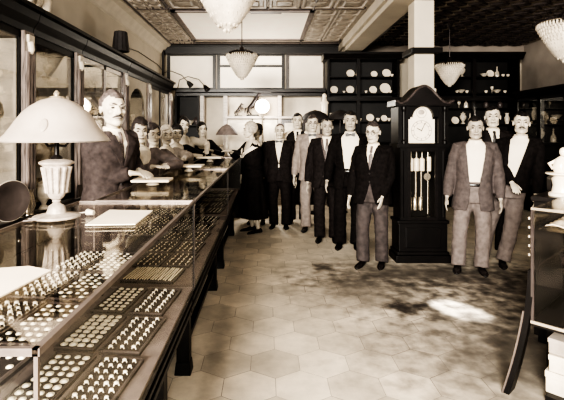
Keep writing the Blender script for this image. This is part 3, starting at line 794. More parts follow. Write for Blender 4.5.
for k, x in enumerate((-1.28, -1.19, -1.10, -1.0)): put(('vase', 'decanter', 'vase', 'urn')[k], (x, 9.95, 1.06 if False else 1.053), 'pale %s on the pale shelving beside the dark corner' % ('vase', 'decanter', 'vase', 'urn')[k], 'vases on the pale shelving' if k in (0, 2) else None, 1)
MB_ = MB(); MB_.b2(-1.36, -.94, 9.8, 10.1, 1.86, 1.89)
# eagle-like dark bronze figures on the ledge
def figurine(loc, rz, label, s=1.0, rearing=True):
    r = empty('bronze_figure', loc, rz, label, 'figurine', None, s)
    m = MB(); m.b2(-.11, .11, -.06, .06, 0, .03); m.build('plinth', wood_black, r, bevel=.004)
    f = MB()
    f.tube([(-.07, 0, .14), (0, 0, .2), (.06, 0, .30), (.10, 0, .38)], [.035, .05, .045, .025], 10)
    f.tube([(.09, 0, .36), (.12, 0, .41), (.17, 0, .38)], [.028, .03, .014], 10)
    for a, b, c_ in (((-.06, .02, .14), (-.10, .03, .08), (-.07, .03, .03)), ((-.05, -.02, .14), (-.06, -.03, .08), (-.02, -.03, .03)), ((.06, .02, .28), (.12, .03, .26), (.12, .03, .20)), ((.06, -.02, .28), (.13, -.03, .29), (.15, -.03, .23))):
        f.tube([a, b, c_], [.022, .016, .01], 8)
    f.tube([(-.08, 0, .15), (-.13, 0, .14), (-.14, 0, .06)], [.014, .018, .006], 8)
    f.build('figure_body', bronze, r, True)
figurine((-.30, 9.83, 1.972), 0, 'dark rearing bronze animal figure on the pale shelf, taller one', 1.25)
figurine((-.62, 9.83, 1.972), .5, 'small dark bronze animal figure on the pale shelf, left of the taller one', .7)
# glowing globe added in place of a flash reflection at the back
r = empty('glare_globe', (-.10, 9.45, 1.05), 0, 'added white glowing globe imitating flash glare, above the man with bow tie', 'lamp')
r.location = (-.08, 9.60, 1.05)
MB().lathe([(.0, 0), (.09, 0), (.08, .03), (.02, .06), (.016, .90), (.04, .95), (.05, .99)], n=16).build('stand', brass, r, True)
MB().ball((0, 0, 1.13), .155, 24, 16).build('globe', M('glowing_glare_globe', S(.95), .4, var=.02, emit=9), r, True)
# desk with shaded lamp at the end of the counter
r = empty('cashier_desk', (-.82, 8.55, 0), 0, 'dark cashier desk closing the far end of the counter', 'desk')
c = MB(); c.b2(-.35, .35, -.28, .28, .08, 1.12); c.b2(-.33, .33, -.26, .26, 0, .08); c.build('desk_body', wood_dark, r); MB().b2(-.38, .38, -.31, .31, 1.12, 1.16).build('desk_top', wood_mid, r, bevel=.008)
r = empty('desk_lamp', (-.745, 8.4, 1.161), 0, 'small desk lamp with mottled dome shade at the end of the counter', 'lamp')
MB().lathe([(.0, 0), (.07, 0), (.06, .02), (.02, .05), (.04, .12), (.045, .2), (.02, .27), (.012, .38)], n=18).build('base', china_dim, r, True)
MB().lathe([(.215, .40), (.21, .42), (.16, .50), (.09, .57), (.03, .60), (.0, .62)], n=28).build('lamp_shade', tan_shade, r, True)
# dark dome lamps behind the men
def dome_lamp(x, y, z, rr, label):
    r = empty('floor_lamp', (x, y, 0), 0, label, 'floor lamp', None)
    MB().lathe([(.0, 0), (.15, 0), (.14, .03), (.03, .06)], n=20).build('base', bronze, r, True)
    MB().tube([(0, 0, .05), (0, 0, z + .1)], .014, 10).build('pole', bronze, r, True)
    m = MB(); m.lathe([(rr, z), (rr * .96, z + .04), (rr * .75, z + .12), (rr * .4, z + .17), (.04, z + .19), (.0, z + .2)], n=28); m.build('lamp_shade', dark_shade, r, True)
dome_lamp(.98, 8.75, 1.86, .28, 'floor lamp with wide dark dome shade above the man in the light suit')
dome_lamp(1.50, 8.9, 1.87, .25, 'floor lamp with wide dark dome shade left of the tall man in shirt front')

# ================================================================== LONGCASE CLOCK
def clock():
    r = empty('grandfather_clock', (1.94, 5.40, 0), 0, 'tall dark grandfather clock with white arched dial and glass trunk door', 'clock')
    b = MB(); b.b2(-.34, .34, 0, .34, .0, .09); b.b2(-.32, .32, .02, .34, .09, .13); b.b2(-.30, .30, .03, .34, .13, .50); b.b2(-.32, .32, .015, .34, .48, .52); b.b2(-.22, .22, .02, .05, .18, .43)
    b.build('base', wood_black, r, bevel=.008)
    t = MB()
    t.b2(-.28, -.185, .04, .34, .52, 1.42); t.b2(.185, .28, .04, .34, .52, 1.42); t.b2(-.185, .185, .31, .34, .52, 1.42)
    for sx in (-1, 1): t.tube([(sx * .255, .045, .56), (sx * .255, .045, 1.38)], .022, 10)
    t.build('trunk', wood_black, r)
    d = MB(); d.b2(-.185, -.15, .035, .055, .52, 1.42); d.b2(.15, .185, .035, .055, .52, 1.42); d.b2(-.15, .15, .035, .055, .52, .56); d.b2(-.15, .15, .035, .055, 1.37, 1.42)
    o = d.build('trunk_door', wood_dark, r)
    MB().b2(-.15, .15, .042, .046, .56, 1.37).build('pane', door_glass, o)
    h = MB(); h.b2(-.33, .33, .0, .34, 1.42, 1.47); h.b2(-.31, -.185, .02, .34, 1.47, 1.95); h.b2(.185, .31, .02, .34, 1.47, 1.95); h.b2(-.185, .185, .12, .34, 1.42, 1.95)
    # arched spandrel over the dial
    n = 12; pts = [(-.19, 1.95), (-.185, 1.80)] + [(-.13, 1.80)] + [(-.13 * cos(pi * k / n), 1.80 + .13 * sin(pi * k / n)) for k in range(1, n)] + [(.13, 1.80), (.185, 1.80), (.19, 1.95)]
    h.prism(pts, .06, 'y', .03)
    for sx in (-1, 1):
        h.lathe([(.03, 1.47), (.03, 1.5), (.02, 1.52), (.02, 1.86), (.03, 1.89), (.03, 1.92)], (sx * .25, .0, 0), 12)
    h.build('hood', wood_black, r)
    # bonnet with swept top
    top = []
    for k in range(25):
        x = -.36 + .72 * k / 24; u = abs(x) / .36
        z = 1.985 + .21 * (cos(min(1, u * 1.25) * pi) + 1) / 2 + (.025 if u > .86 else 0)
        top.append((x, z))
    c = MB(); c.prism([(-.36, 1.93)] + top + [(.36, 1.93)], .36, 'y', -.015); c.build('bonnet', wood_dark, r, bevel=.006)
    c = MB(); c.tube([(x, -.02, z - .02) for x, z in top], .016, 8); c.build('bonnet_moulding', wood_mid, r, True)
    # dial
    n = 20
    pts = [(-.165, 1.475), (.165, 1.475), (.165, 1.77), (.135, 1.77)] + [(.135 * cos(pi * k / n), 1.80 + .135 * sin(pi * k / n)) for k in range(0, n + 1)] + [(-.135, 1.77), (-.165, 1.77)]
    o = MB().prism(pts, .012, 'y', .095).build('dial', M('ivory_dial', S(.82), .45, var=.06, emit=.06), r)
    rg = MB(); rg.torus((0, .092, 1.63), .125, .003, 'y', 40, 5); rg.torus((0, .092, 1.63), .095, .002, 'y', 40, 5); rg.torus((0, .092, 1.85), .06, .003, 'y', 28, 5)
    rg.build('chapter_ring', M('umber_dial_ink', S(.30), .6), o, True)
    nm = MB()
    for k in range(12):
        a = 2 * pi * k / 12; nm.M = Matrix.Translation((0, .092, 1.63)) @ Matrix.Rotation(a, 4, 'Y'); nm.box((0, 0, .11), (.007, .004, .022)); 
    nm.M = Matrix.Identity(4); nm.build('hour_mark', M('brown_numeral_ink', S(.2), .6), o)
    hd = MB(); hd.M = Matrix.Translation((0, .088, 1.63)) @ Matrix.Rotation(radians(-62), 4, 'Y'); hd.box((0, 0, .03), (.009, .003, .07)); hd.build('hour_hand', black_metal, o)
    hd = MB(); hd.M = Matrix.Translation((0, .086, 1.63)) @ Matrix.Rotation(radians(25), 4, 'Y'); hd.box((0, 0, .045), (.007, .003, .11)); hd.build('minute_hand', black_metal, o)
    m = MB(); m.ball((0, .094, 1.86), (.04, .006, .032), 16, 8); m.build('moon_disc', M('painted_moon', S(.35), .6), o, True)
    # chimes, weights and pendulum behind the glass
    for x in (-.105, -.035, .035):
        MB().lathe([(.0, 1.12), (.03, 1.12), (.031, 1.125), (.031, 1.27), (.028, 1.275), (.006, 1.29), (.006, 1.37)], (x, .17, 0), 14).build('weight', china, r, True)
        MB().tube([(x, .2, .78), (x, .2, 1.13)], .011, 10).build('chime_tube', silver, r, True)
        MB().lathe([(.0, .62), (.027, .62), (.028, .63), (.028, .78), (.02, .79), (.0, .79)], (x - .01, .2, 0), 14).build('resonator', brass, r, True)
    p = MB(); p.tube([(.10, .15, .58), (.10, .15, 1.36)], .006, 8); p.build('pendulum_rod', brass, r, True)
    p = MB(); p.lathe([(.0, -.008), (.04, -.006), (.046, 0), (.04, .006), (.0, .008)], n=24); p.v = [(q[0] + .09, q[2] + .14, q[1] + 1.05) for q in p.v]; p.build('pendulum_bob', silver, r, True)
    p = MB(); p.tube([(.12, .16, 1.12), (.12, .16, 1.3)], .026, 12); p.build('weight', china, r, True)
clock()

# ================================================================== CHANDELIERS
def chandelier(name, x, y, zb, R, label):
    r = empty(name, (x, y, zb), 0, label, 'chandelier', 'crystal bead chandeliers')
    H = 1.75 * R
    beads = MB(); tiers = 11
    for i in range(tiers):
        t = i / (tiers - 1)
        rr = R * (.09 + .91 * (t ** .74)); z = H * .80 * t
        n = max(6, int(2 * pi * rr / .034))
        for k in range(n):
            a = 2 * pi * (k + .5 * (i % 2)) / n
            px, py = rr * cos(a), rr * sin(a)
            beads.lathe([(.0, -.05), (.013, -.03), (.011, .0), (.004, .014)], (px, py, z + .05), 5)
    beads.build('bead_tiers', crystal, r)
    core = MB(); core.lathe([(.01, .01), (R * .36, H * .16), (R * .64, H * .40), (R * .88, H * .72), (R * .9, H * .80), (R * .3, H * .9), (.02, H * .95)], n=24); core.build('bowl', M('frosted_bowl', S(.6), .5, emit=.12), r, True)
    hoop = MB()
    for t in (.25, .5, .75, 1.0):
        hoop.torus((0, 0, H * .80 * t + .066), R * (.09 + .91 * t ** .74), .006, 'z', 36, 5)
    hoop.build('hoop', brass, r, True)
    arm = MB()
    for k in range(5):
        a = 2 * pi * k / 5 + .3
        arm.tube([(0, 0, H * 1.02), (R * .5 * cos(a), R * .5 * sin(a), H * 1.08), (R * 1.02 * cos(a), R * 1.02 * sin(a), H * .98), (R * 1.15 * cos(a), R * 1.15 * sin(a), H * .93)], [.016, .014, .016, .022], 8)
    arm.lathe([(.0, H * .9), (.05, H * .95), (.07, H * 1.04), (.05, H * 1.12), (.03, H * 1.22), (.015, H * 1.26)], n=16)
    arm.build('arm_crown', bronze, r, True)
    rod = MB(); rod.tube([(0, 0, H * 1.2), (0, 0, ZC - zb - .03)], .008, 8); rod.lathe([(.012, ZC - zb - .12), (.06, ZC - zb - .05), (.07, ZC - zb - .002)], n=16); rod.build('rod', bronze, r, True)
chandelier('crystal_chandelier', -.31, 3.55, 2.405, .29, 'large crystal bead chandelier nearest the camera at the top edge')
chandelier('crystal_chandelier', -.40, 7.30, 2.475, .255, 'crystal bead chandelier hanging before the back windows')
chandelier('crystal_chandelier', 3.36, 8.05, 2.44, .25, 'crystal bead chandelier hanging behind the clock top')
chandelier('crystal_chandelier', 3.30, 4.85, 2.37, .27, 'crystal bead chandelier cut by the right edge of the picture')

# ================================================================== RIGHT WALL CABINETS
def right_cabinet(y0, y1, label):
    r = empty('side_cabinet', (5.3, (y0 + y1) / 2, 0), 0, label, 'cabinet', 'dark cabinets along the right wall'); oy = (y0 + y1) / 2
    def sh(mb): mb.v = [(p[0] - 5.3, p[1] - oy, p[2]) for p in mb.v]; return mb
    c = MB(); c.b2(5.3, 5.93, y0, y0 + .04, 0, 2.35); c.b2(5.3, 5.93, y1 - .04, y1, 0, 2.35); c.b2(5.3, 5.93, y0, y1, 2.3, 2.38); c.b2(5.28, 5.93, y0, y1, .05, 1.0)
    sh(c).build('carcass', wood_black, r)
    sh(MB().b2(5.88, 5.92, y0 + .04, y1 - .04, 1, 2.3)).build('back_panel', black_back, r)
    k = MB(); k.prism([(5.32, 2.3), (5.24, 2.36), (5.2, 2.42), (5.2, 2.46), (5.93, 2.46), (5.93, 2.3)], y1 - y0, 'y', y0); sh(k).build('cornice', wood_dark, r)
    for z in (1.42, 1.86): sh(MB().b2(5.33, 5.88, y0 + .04, y1 - .04, z - .02, z)).build('shelf', wood_dark, r)
    for k in range(2):
        a = y0 + (y1 - y0) * k / 2; e = y0 + (y1 - y0) * (k + 1) / 2
        d = MB(); d.b2(5.28, 5.3, a, a + .05, 1, 2.3); d.b2(5.28, 5.3, e - .05, e, 1, 2.3); d.b2(5.28, 5.3, a, e, 1, 1.05); d.b2(5.28, 5.3, a, e, 2.25, 2.3)
        o = sh(d).build('door', wood_dark, r); sh(MB().b2(5.288, 5.292, a + .05, e - .05, 1.05, 2.25)).build('pane', door_glass, o)
right_cabinet(6.3, 7.75, 'dark glazed cabinet on the right wall, nearer one at the picture edge')
right_cabinet(7.76, 9.3, 'dark glazed cabinet on the right wall, farther one next to the back cabinet')
for k, (y, z, kd) in enumerate(((8.0, 1.86, 'vase'), (8.4, 1.86, 'bowl'), (8.8, 1.86, 'goblet'), (9.1, 1.86, 'vase'), (8.1, 1.42, 'jar'), (8.5, 1.42, 'decanter'), (8.9, 1.42, 'urn'), (7.2, 1.86, 'jar'), (7.5, 1.42, 'bowl'), (7.1, 1.42, 'vase'))):
    put(kd, (5.55, y, z), 'dim %s on the %s shelf of the %s right-wall cabinet' % (kd, 'upper' if z > 1.6 else 'lower', 'farther' if y > 7.75 else 'nearer'), None if kd != 'vase' else 'vases in the right-wall cabinets', 1)

# ================================================================== RIGHT SHOWCASE (angled)
def right_case():
    P = Vector((1.60, 2.65)); ang = math.atan2(-.733, .68)      # local +x along the glazed face, local +y away from the viewer
    r = empty('display_case', (P.x, P.y, 0), ang, 'angled glass display case at the right edge with flared black corner', 'display case')
    Lx, Dy = 1.3, .75; T0, T1 = .47, 1.15
    def curve(z):          # outward flare of the foot, 0 at the deck
        u = max(0.0, (T0 + .3 - z) / (T0 + .3)); return .12 * u ** 1.7
    c = MB(); c.b2(.06, Lx, .04, Dy, 0, .03); c.b2(.05, Lx, Dy - .04, Dy, .1, T0); c.b2(0, .05, .3, Dy, .0, T0); c.build('lower_cabinet', wood_black, r)
    # flared corner: board swept from the deck to the floor
    f = MB(); R = []
    for k in range(11):
        z = T0 + .30 - (T0 + .30) * k / 10; q = curve(z)
        R.append([(-q - .022, -q * .5, z), (-q + .014, -q * .5, z), (-q + .014, .04, z), (-q - .022, .04, z)])
    f.rings(R); f.build('flared_corner', wood_black, r, True)
    e = MB(); e.tube([(-curve(z) - .024, -curve(z) * .5 - .004, z) for z in [T0 + .05 - (T0 + .05) * k / 8 for k in range(9)]], .006, 6); e.build('corner_highlight', rim_metal, r, True)  # thin bright strip added for the highlight along the flared corner
    d = MB(); d.b2(0, Lx, 0, Dy, T0 - .03, T0); d.build('deck', wood_dark, r)
    MB().b2(-.003, Lx, -.012, .0, T0 - .012, T0 + .004).build('deck_rim', silver, r)
    MB().b2(0, Lx, .0, .006, T0, T1).build('front_pane', side_clear, r); MB().b2(0, .006, 0, Dy, T0, T1).build('end_pane', side_clear, r)
    MB().b2(0, Lx, 0, Dy, T1 - .008, T1).build('top_pane', clear, r)
    MB().b2(-.003, Lx, -.006, .006, T1 - .012, T1 + .003).build('rim', silver, r)
    MB().b2(-.004, .012, -.004, .012, T0, T1).build('corner_strip', wood_mid, r)
    for z in (.80, 1.02): 
        MB().b2(.02, Lx, .05, Dy - .03, z - .008, z).build('inner_shelf', thin_glass, r)
    MB().b2(.02, Lx, Dy - .02, Dy, T0, T1 - .01).build('back_panel', dim_back, r)
    st = MB()
    for k in range(5): st.tube([(-.012, -.006, .86 + .055 * k), (-.012, -.006, .862 + .055 * k + .012)], [.007, .006], 8)
    st.build('hinge_stud', silver, r, True)
    Mx = Matrix.Translation((P.x, P.y, 0)) @ Matrix.Rotation(ang, 4, 'Z')
    return Mx, ang
RC, rang = right_case()
def rc(x, y, z): return RC @ Vector((x, y, z))
# cloth, tray and silver on its shelves
def cloth(loc, rz, w, d, label, mat=paper):
    n = 14; v = []; f = []
    for i in range(n + 1):
        for j in range(n + 1):
            x = w * (i / n - .5); y = d * (j / n - .5)
            v.append((x, y, .012 + .010 * sin(i * 1.3) * cos(j * .9) + .006 * sin(j * 2.1 + i)))
    for i in range(n):
        for j in range(n): a = i * (n + 1) + j; f.append((a, a + n + 1, a + n + 2, a + 1))
    mb = MB(); mb.v = v; mb.f = f
    o = mb.build('folded_cloth', mat, smooth=True, loc=loc, rz=rz); m = o.modifiers.new('s', 'SOLIDIFY'); m.thickness = .004; tag(o, label, 'cloth')
cloth(rc(.30, .33, 1.02), rang, .52, .42, 'rumpled white cloth on the top shelf of the angled case')
def flat_box(x, y, z, w, d, h, mat, label, rz=0, lid=True):
    p = rc(x, y, z); r = empty('storage_box', p, rang + rz, label, 'box')
    MB().box((0, 0, h * .4), (w, d, h * .8)).build('box_body', mat, r, bevel=.003)
    MB().box((0, 0, h * .85), (w + .008, d + .008, h * .3)).build('lid', mat, r, bevel=.003)
box_pale = M('pale_cardboard', S(.62), .8, var=.15, nscale=10); box_grey = M('grey_cardboard', S(.36), .8, var=.2, nscale=10)
flat_box(.25, .30, .80, .28, .3, .07, velvet, 'dark velvet box on the lower glass shelf of the angled case')
flat_box(.62, .32, .80, .26, .3, .06, box_grey, 'grey box on the lower glass shelf of the angled case')
for k, (x, y, z, w, h, m, l, rz) in enumerate(((.21, .25, .03, .32, .13, box_pale, 'pale cardboard box on the bottom of the open base, left stack lowest', 0),
        (.21, .25, .165, .30, .10, box_pale, 'pale cardboard box in the open base, left stack middle', .06),
        (.21, .25, .27, .28, .09, box_grey, 'grey cardboard box in the open base, left stack topmost', -.04),
        (.62, .25, .03, .34, .12, box_pale, 'pale cardboard box on the bottom of the open base, second stack lowest', -.03),
        (.62, .25, .155, .32, .11, box_grey, 'grey cardboard box in the open base, second stack middle', .05),
        (.61, .25, .27, .31, .11, box_pale, 'pale cardboard box in the open base, second stack topmost', -.05),
        (.99, .25, .03, .32, .16, box_pale, 'pale cardboard box on the bottom of the open base, right stack lowest', .03),
        (.98, .25, .195, .30, .12, box_pale, 'pale cardboard box in the open base, right stack topmost', -.04))):
    flat_box(x, y, z, w, .32, h, m, l, rz)
put('pitcher', rc(.16, .25, T0_ if False else .47), 'silver pitcher on the floor of the angled case near its corner', None, .8)
put('bowl', rc(.34, .28, .47), 'cut-glass bowl on the floor of the angled case', None, .9)
put('urn', rc(.52, .30, .47), 'ivory urn on the floor of the angled case', None, .8)
# dark counter standing behind the angled case, with a casket and a white figure on it
r = empty('rear_counter', (1.60, 2.65, 0), rang, 'plain dark wooden counter standing behind the angled glass case', 'counter')
MB().b2(-.22, 1.3, .82, 1.55, .06, 1.08).build('counter_body', wood_black, r); MB().b2(-.24, 1.32, .80, 1.57, 1.08, 1.12).build('counter_top', wood_dark, r, bevel=.006); MB().b2(-.20, 1.3, .85, 1.5, 0, .06).build('plinth', wood_black, r)
p = rc(-.13, 1.25, 1.121); r = empty('jewel_casket', p, rang + .5, 'dark lidded casket with bright studs on the counter behind the angled case', 'casket')
MB().box((0, 0, .05), (.20, .14, .10)).build('casket_body', wood_dark, r, bevel=.006); MB().box((0, 0, .115), (.21, .15, .03), taper=.8).build('lid', wood_mid, r, bevel=.006)
for x in (-.08, -.03, .03, .08): MB().ball((x, -.072, .055), .007, 8, 5).build('stud', silver, r, True)
p = rc(-.07, .96, 1.121); r = empty('porcelain_figure', p, rang, 'white porcelain figure on a stand at the right edge above the angled case', 'figurine')
m = MB(); m.lathe([(.0, 0), (.09, 0), (.09, .02), (.07, .03), (.06, .08), (.07, .13), (.05, .15), (.11, .165), (.11, .175), (.04, .18)], n=20); m.build('pedestal', china, r, True)
m = MB(); m.tube([(0, 0, .17), (-.01, 0, .22), (0, 0, .27), (.01, 0, .30)], [.05, .055, .045, .02], 12); m.ball((.01, 0, .335), (.028, .03, .035)); m.tube([(-.03, 0, .27), (-.08, -.02, .24), (-.05, -.05, .21)], [.016, .013, .01], 8); m.tube([(.04, 0, .27), (.08, -.02, .29), (.1, -.03, .34)], [.016, .013, .01], 8); m.build('figure_body', china, r, True)
# ================================================================== PEOPLE
skin = M('skin', S(.60), .5, var=.07, nscale=18, spec=.35)
skin_dim = M('skin_tanned', S(.42), .5, var=.1, nscale=18, spec=.35)
suit_black = M('black_suit_wool', S(.009), .9, var=.45, nscale=30, spec=.15)
suit_dark = M('charcoal_suit_wool', S(.016), .85, var=.4, nscale=30, spec=.15)
suit_brown = M('brown_suit_wool', S(.05), .85, var=.35, nscale=26, spec=.15)
suit_grey = M('grey_suit_wool', S(.075), .85, var=.3, nscale=26)
suit_light = M('light_wool_trouser', S(.16), .85, var=.25, nscale=20)
suit_linen = M('light_linen_suit', S(.25), .85, var=.22, nscale=20)
trouser_mid = M('mid_brown_trouser_wool', S(.05), .85, var=.4, nscale=16)
shirt_white = M('white_shirt_cotton', S(.82), .8, var=.05)
dress_black = M('black_dress_cloth', S(.010), .8, var=.5, nscale=20, spec=.15)
dress_grey = M('grey_dress_cloth', S(.13), .8, var=.35, nscale=20)
dress_tan = M('light_dress_cloth', S(.36), .8, var=.25, nscale=16)
dress_pale = M('pale_dress_cloth', S(.52), .8, var=.18, nscale=16)
hair_black = M('black_hair', S(.014), .5, var=.6, nscale=60, bump=.6, bscale=90)
hair_brown = M('brown_hair', S(.05), .5, var=.6, nscale=60, bump=.6, bscale=90)
hair_grey = M('grey_hair', S(.13), .55, var=.4, nscale=50, bump=.6, bscale=90)
hair_fair = M('fair_hair', S(.44), .55, var=.35, nscale=50, bump=.6, bscale=90)
shoe_black = M('black_shoe_leather', S(.012), .25, var=.3)
eye_dark = M('dark_eye', S(.035), .3)
brow_mat = M('brow_hair', S(.06), .7)
lip_mat = M('lip', S(.15), .5, var=.1)
tie_dark = M('dark_silk_tie', S(.02), .5, var=.5, nscale=40)
tie_mid = M('striped_tie', S(.12), .5, var=.7, nscale=50, stretch=(1, 1, 4))
wire_gold = M('spectacle_wire', S(.12), .3, metal=.6)
cap_mat = M('dark_felt_hat', S(.022), .9, var=.4, nscale=30)
vest_grey = M('grey_vest_cloth', S(.11), .8, var=.5, nscale=60)

def interp(tab, z):
    """tab rows (z, a, b, yc), z descending or ascending"""
    if z <= tab[0][0]: return tab[0][1:]
    for p, q in zip(tab, tab[1:]):
        if z <= q[0]:
            t = (z - p[0]) / (q[0] - p[0]); t = t * t * (3 - 2 * t)
            return tuple(p[i] + (q[i] - p[i]) * t for i in range(1, len(p)))
    return tab[-1][1:]
MAN = [(.74, .185, .135, .0), (.92, .178, .130, .0), (1.05, .168, .120, -.005), (1.28, .188, .132, .0), (1.38, .192, .122, .005), (1.435, .160, .095, .01), (1.475, .095, .072, .012), (1.50, .068, .064, .010)]
WOMAN = [(.74, .175, .135, .0), (.92, .175, .135, .0), (1.06, .142, .108, .0), (1.24, .160, .140, -.012), (1.36, .165, .112, .004), (1.43, .135, .086, .01), (1.47, .08, .066, .012), (1.50, .058, .058, .010)]

def se(phi, a, b, yc, n=2.5):
    s_, c_ = sin(phi), cos(phi)
    x = a * math.copysign(abs(s_) ** (2 / n), s_); y = -b * math.copysign(abs(c_) ** (2 / n), c_)
    return (x, y + yc)

class Pose: pass

def person(label, X, Y, h, yaw, base=0.0, sex='m', top='suit', jacket=None, trousers=None, shirt=None, hair='short', hairm=None,
           neck='tie', tie=None, vest=None, open_=0.0, button=1.17, head=(0, 0, 0), lean=(0, 0), L=None, R=None, skinm=None,
           moustache=False, glasses=False, hat=False, stance=.10, step=0.0, hem=.78, curl=.5, stout=1.0, skirt_hem=.30, lower=True, apron=None, sleeves=True, seed=0, Ldir=None, Rdir=None, smile=False, hs=1.04):
    s = h / 1.75; th = radians(yaw)
    skinm = skinm or skin; hairm = hairm or hair_black; shirt = shirt or shirt_white; jacket = jacket or suit_black; trousers = trousers or jacket; tie = tie or tie_dark
    root = empty('person', (X, Y, base), th, label, 'person', None, s)
    inv = (Matrix.Translation((X, Y, base)) @ Matrix.Rotation(th, 4, 'Z') @ Matrix.Scale(s, 4)).inverted()
    tabs = MAN if sex == 'm' else WOMAN
    tab = [(z, a * (stout if z < 1.4 else 1), b * (stout if z < 1.4 else 1), y) for z, a, b, y in tabs]
    def LN(p):
        k = p[2] / 1.5
        return (p[0] + lean[0] * k, p[1] + lean[1] * k * k, p[2])
    def leaned(mb): mb.v = [LN(p) for p in mb.v]; return mb
    # ---------------- arms
    sw = .175 if sex == 'm' else .15
    arms = {}
    for sd, tgt in ((1, L), (-1, R)):           # +1 = picture right when facing us
        Sh = Vector(LN((sd * sw, .012, 1.405)))
        if tgt is None: T_ = Vector((sd * (.255 + .02 * stout), -.045, .845)) + Vector((lean[0] * .57, lean[1] * .3, 0)); 
        elif len(tgt) == 4: T_ = Vector(tgt[:3])               # already local
        else: T_ = inv @ Vector(tgt)
        l1, l2 = .30, .275
        d = T_ - Sh; dist = min(d.length, l1 + l2 - .004); u = d.normalized(); T_ = Sh + u * dist
        a = (l1 * l1 - l2 * l2 + dist * dist) / (2 * dist); hh = sqrt(max(0, l1 * l1 - a * a))
        pole = Vector((sd * .55, .75, -.35)) if tgt is None or base == 0 and sex == 'm' else Vector((sd * .46, .7, .06)); pole = (pole - u * pole.dot(u)).normalized()
        E = Sh + u * a + pole * hh
        arms[sd] = (Sh, E, T_)
    # ---------------- head transform
    HM = Matrix.Translation((lean[0] + 0, lean[1] + .0, 0)) @ Matrix.Translation((0, .012, 1.52)) @ Euler((radians(head[1]), radians(head[2]), radians(head[0])), 'XYZ').to_matrix().to_4x4() @ Matrix.Scale(hs, 4) @ Matrix.Translation((0, -.012, -1.52))
    hz = 1.635
    def hp(x, y, z): return (x, y, z + hz)
    # ---------------- body, one continuous surface
    b = MB()
    fw = stance
    legp = {}
    for sd in (1, -1):
        hip = (sd * .085, .0, .90); kn = (sd * (.085 + fw * .25), -.02 + sd * step * .4, .49); an = (sd * (.06 + fw * .45), .025 + sd * step, .09)
        legp[sd] = (hip, kn, an)
        b.tube([LN(hip), LN(kn), LN(an), LN((an[0], an[1], .04))], [.075, .05, .032, .026], 10)
        b.tube([LN((an[0], an[1] + .02, .035)), LN((an[0] * 1.08, an[1] - .06, .030)), LN((an[0] * 1.12, an[1] - .12, .024))], [.022, .022, .014], 8)
    R_ = []
    for k in range(16):
        z = .84 + .64 * k / 15; a_, b_, yc = interp(tab, z); q = .86
        R_.append([LN((*se(2 * pi * j / 20, a_ * q, b_ * q, yc, 2.3), z)) for j in range(20)])
    b.rings(R_)
    for sd in (1, -1):
        Sh, E, W = arms[sd]
        b.tube([Sh + Vector((-sd * .05, 0, .02)), Sh, (Sh + E) / 2, E, (E + W) / 2, W], [.05, .052, .044, .037, .034, .025], 10)
    # neck
    b.tube([LN((0, .018, 1.43)), LN((0, .012, 1.50)), HM @ Vector((0, .008, 1.56))], [.058, .046 if sex == 'm' else .040, .044 if sex == 'm' else .040], 12)
    # hands
    for sd in (1, -1):
        Sh, E, W = arms[sd]
        f = (W - E).normalized()
        hd = {1: Ldir, -1: Rdir}[sd]
        if hd: f = (f * .35 + Vector(hd).normalized()).normalized()
        # palm normal: towards the body for hanging arms, down for resting hands
        nrm = Vector((-sd, 0, 0)) if f.z < -.6 else Vector((0, 0, -1))
        nrm = (nrm - f * nrm.dot(f)).normalized(); side = f.cross(nrm)
        if f.z < -.6: side = side if side.y < 0 else -side           # thumb side to the front
        else: side = side if side.x * sd < 0 else -side
        k = .98 if sex == 'm' else .88
        b.tube([W - f * .015, W + f * .02 * k, W + f * .055 * k, W + f * .092 * k], [(.022, .022), (.026, .020), (.036, .018), (.036, .015)], 10) if False else None
        pr = []
        for t, wd, tk in ((-.015, .022, .020), (.02, .027, .019), (.055, .040, .017), (.09, .041, .014), (.10, .036, .011)):
            c = W + f * t * k
            pr.append([tuple(c + side * wd * k * cos(2 * pi * j / 12) + nrm * tk * k * sin(2 * pi * j / 12)) for j in range(12)])
        b.rings(pr)
        for q, (off, ln) in enumerate(((.030, .072), (.010, .082), (-.010, .076), (-.030, .058))):
            p = W + f * .088 * k + side * off * k; dr = (f + side * off * 2.2).normalized(); pts = [p - dr * .02, p]
            for g in range(3):
                an = curl * (.35 + .35 * g) * (1 + .12 * q)
                d2 = dr * cos(an) + nrm * sin(an); p = p + d2 * ln * k * (.42, .33, .25)[g]; pts.append(p)
            b.tube(pts, [.0092 * k, .0092 * k, .0088 * k, .008 * k, .0062 * k], 7)
        p = W + f * .03 * k + side * .028 * k; d2 = (f * .62 + side * .75 + nrm * .35).normalized()
        b.tube([p - d2 * .015, p + d2 * .028 * k, p + d2 * .05 * k + f * .012 * k, p + d2 * .058 * k + f * .034 * k], [.014 * k, .0125 * k, .010 * k, .0075 * k], 7)
    # head
    b.M = HM
    fw_ = 1.0 if sex == 'm' else .94
    b.ball(hp(0, .014, .030), (.078 * fw_, .098, .094), 20, 14)
    b.ball(hp(0, -.022, -.028), (.064 * fw_, .078, .092), 20, 14)
    b.ball(hp(0, -.066, -.098), (.032 * fw_, .028, .022), 12, 8)
    b.tube([hp(.05, .01, -.05), hp(.046, -.03, -.085), hp(.02, -.07, -.1)], [.016 * fw_, .017, .015], 8); b.tube([hp(-.05, .01, -.05), hp(-.046, -.03, -.085), hp(-.02, -.07, -.1)], [.016 * fw_, .017, .015], 8)
    b.tube([hp(0, -.088, .022), hp(0, -.108, -.008), hp(0, -.119, -.028), hp(0, -.098, -.04)], [.009, .0115, .0145, .008], 10)
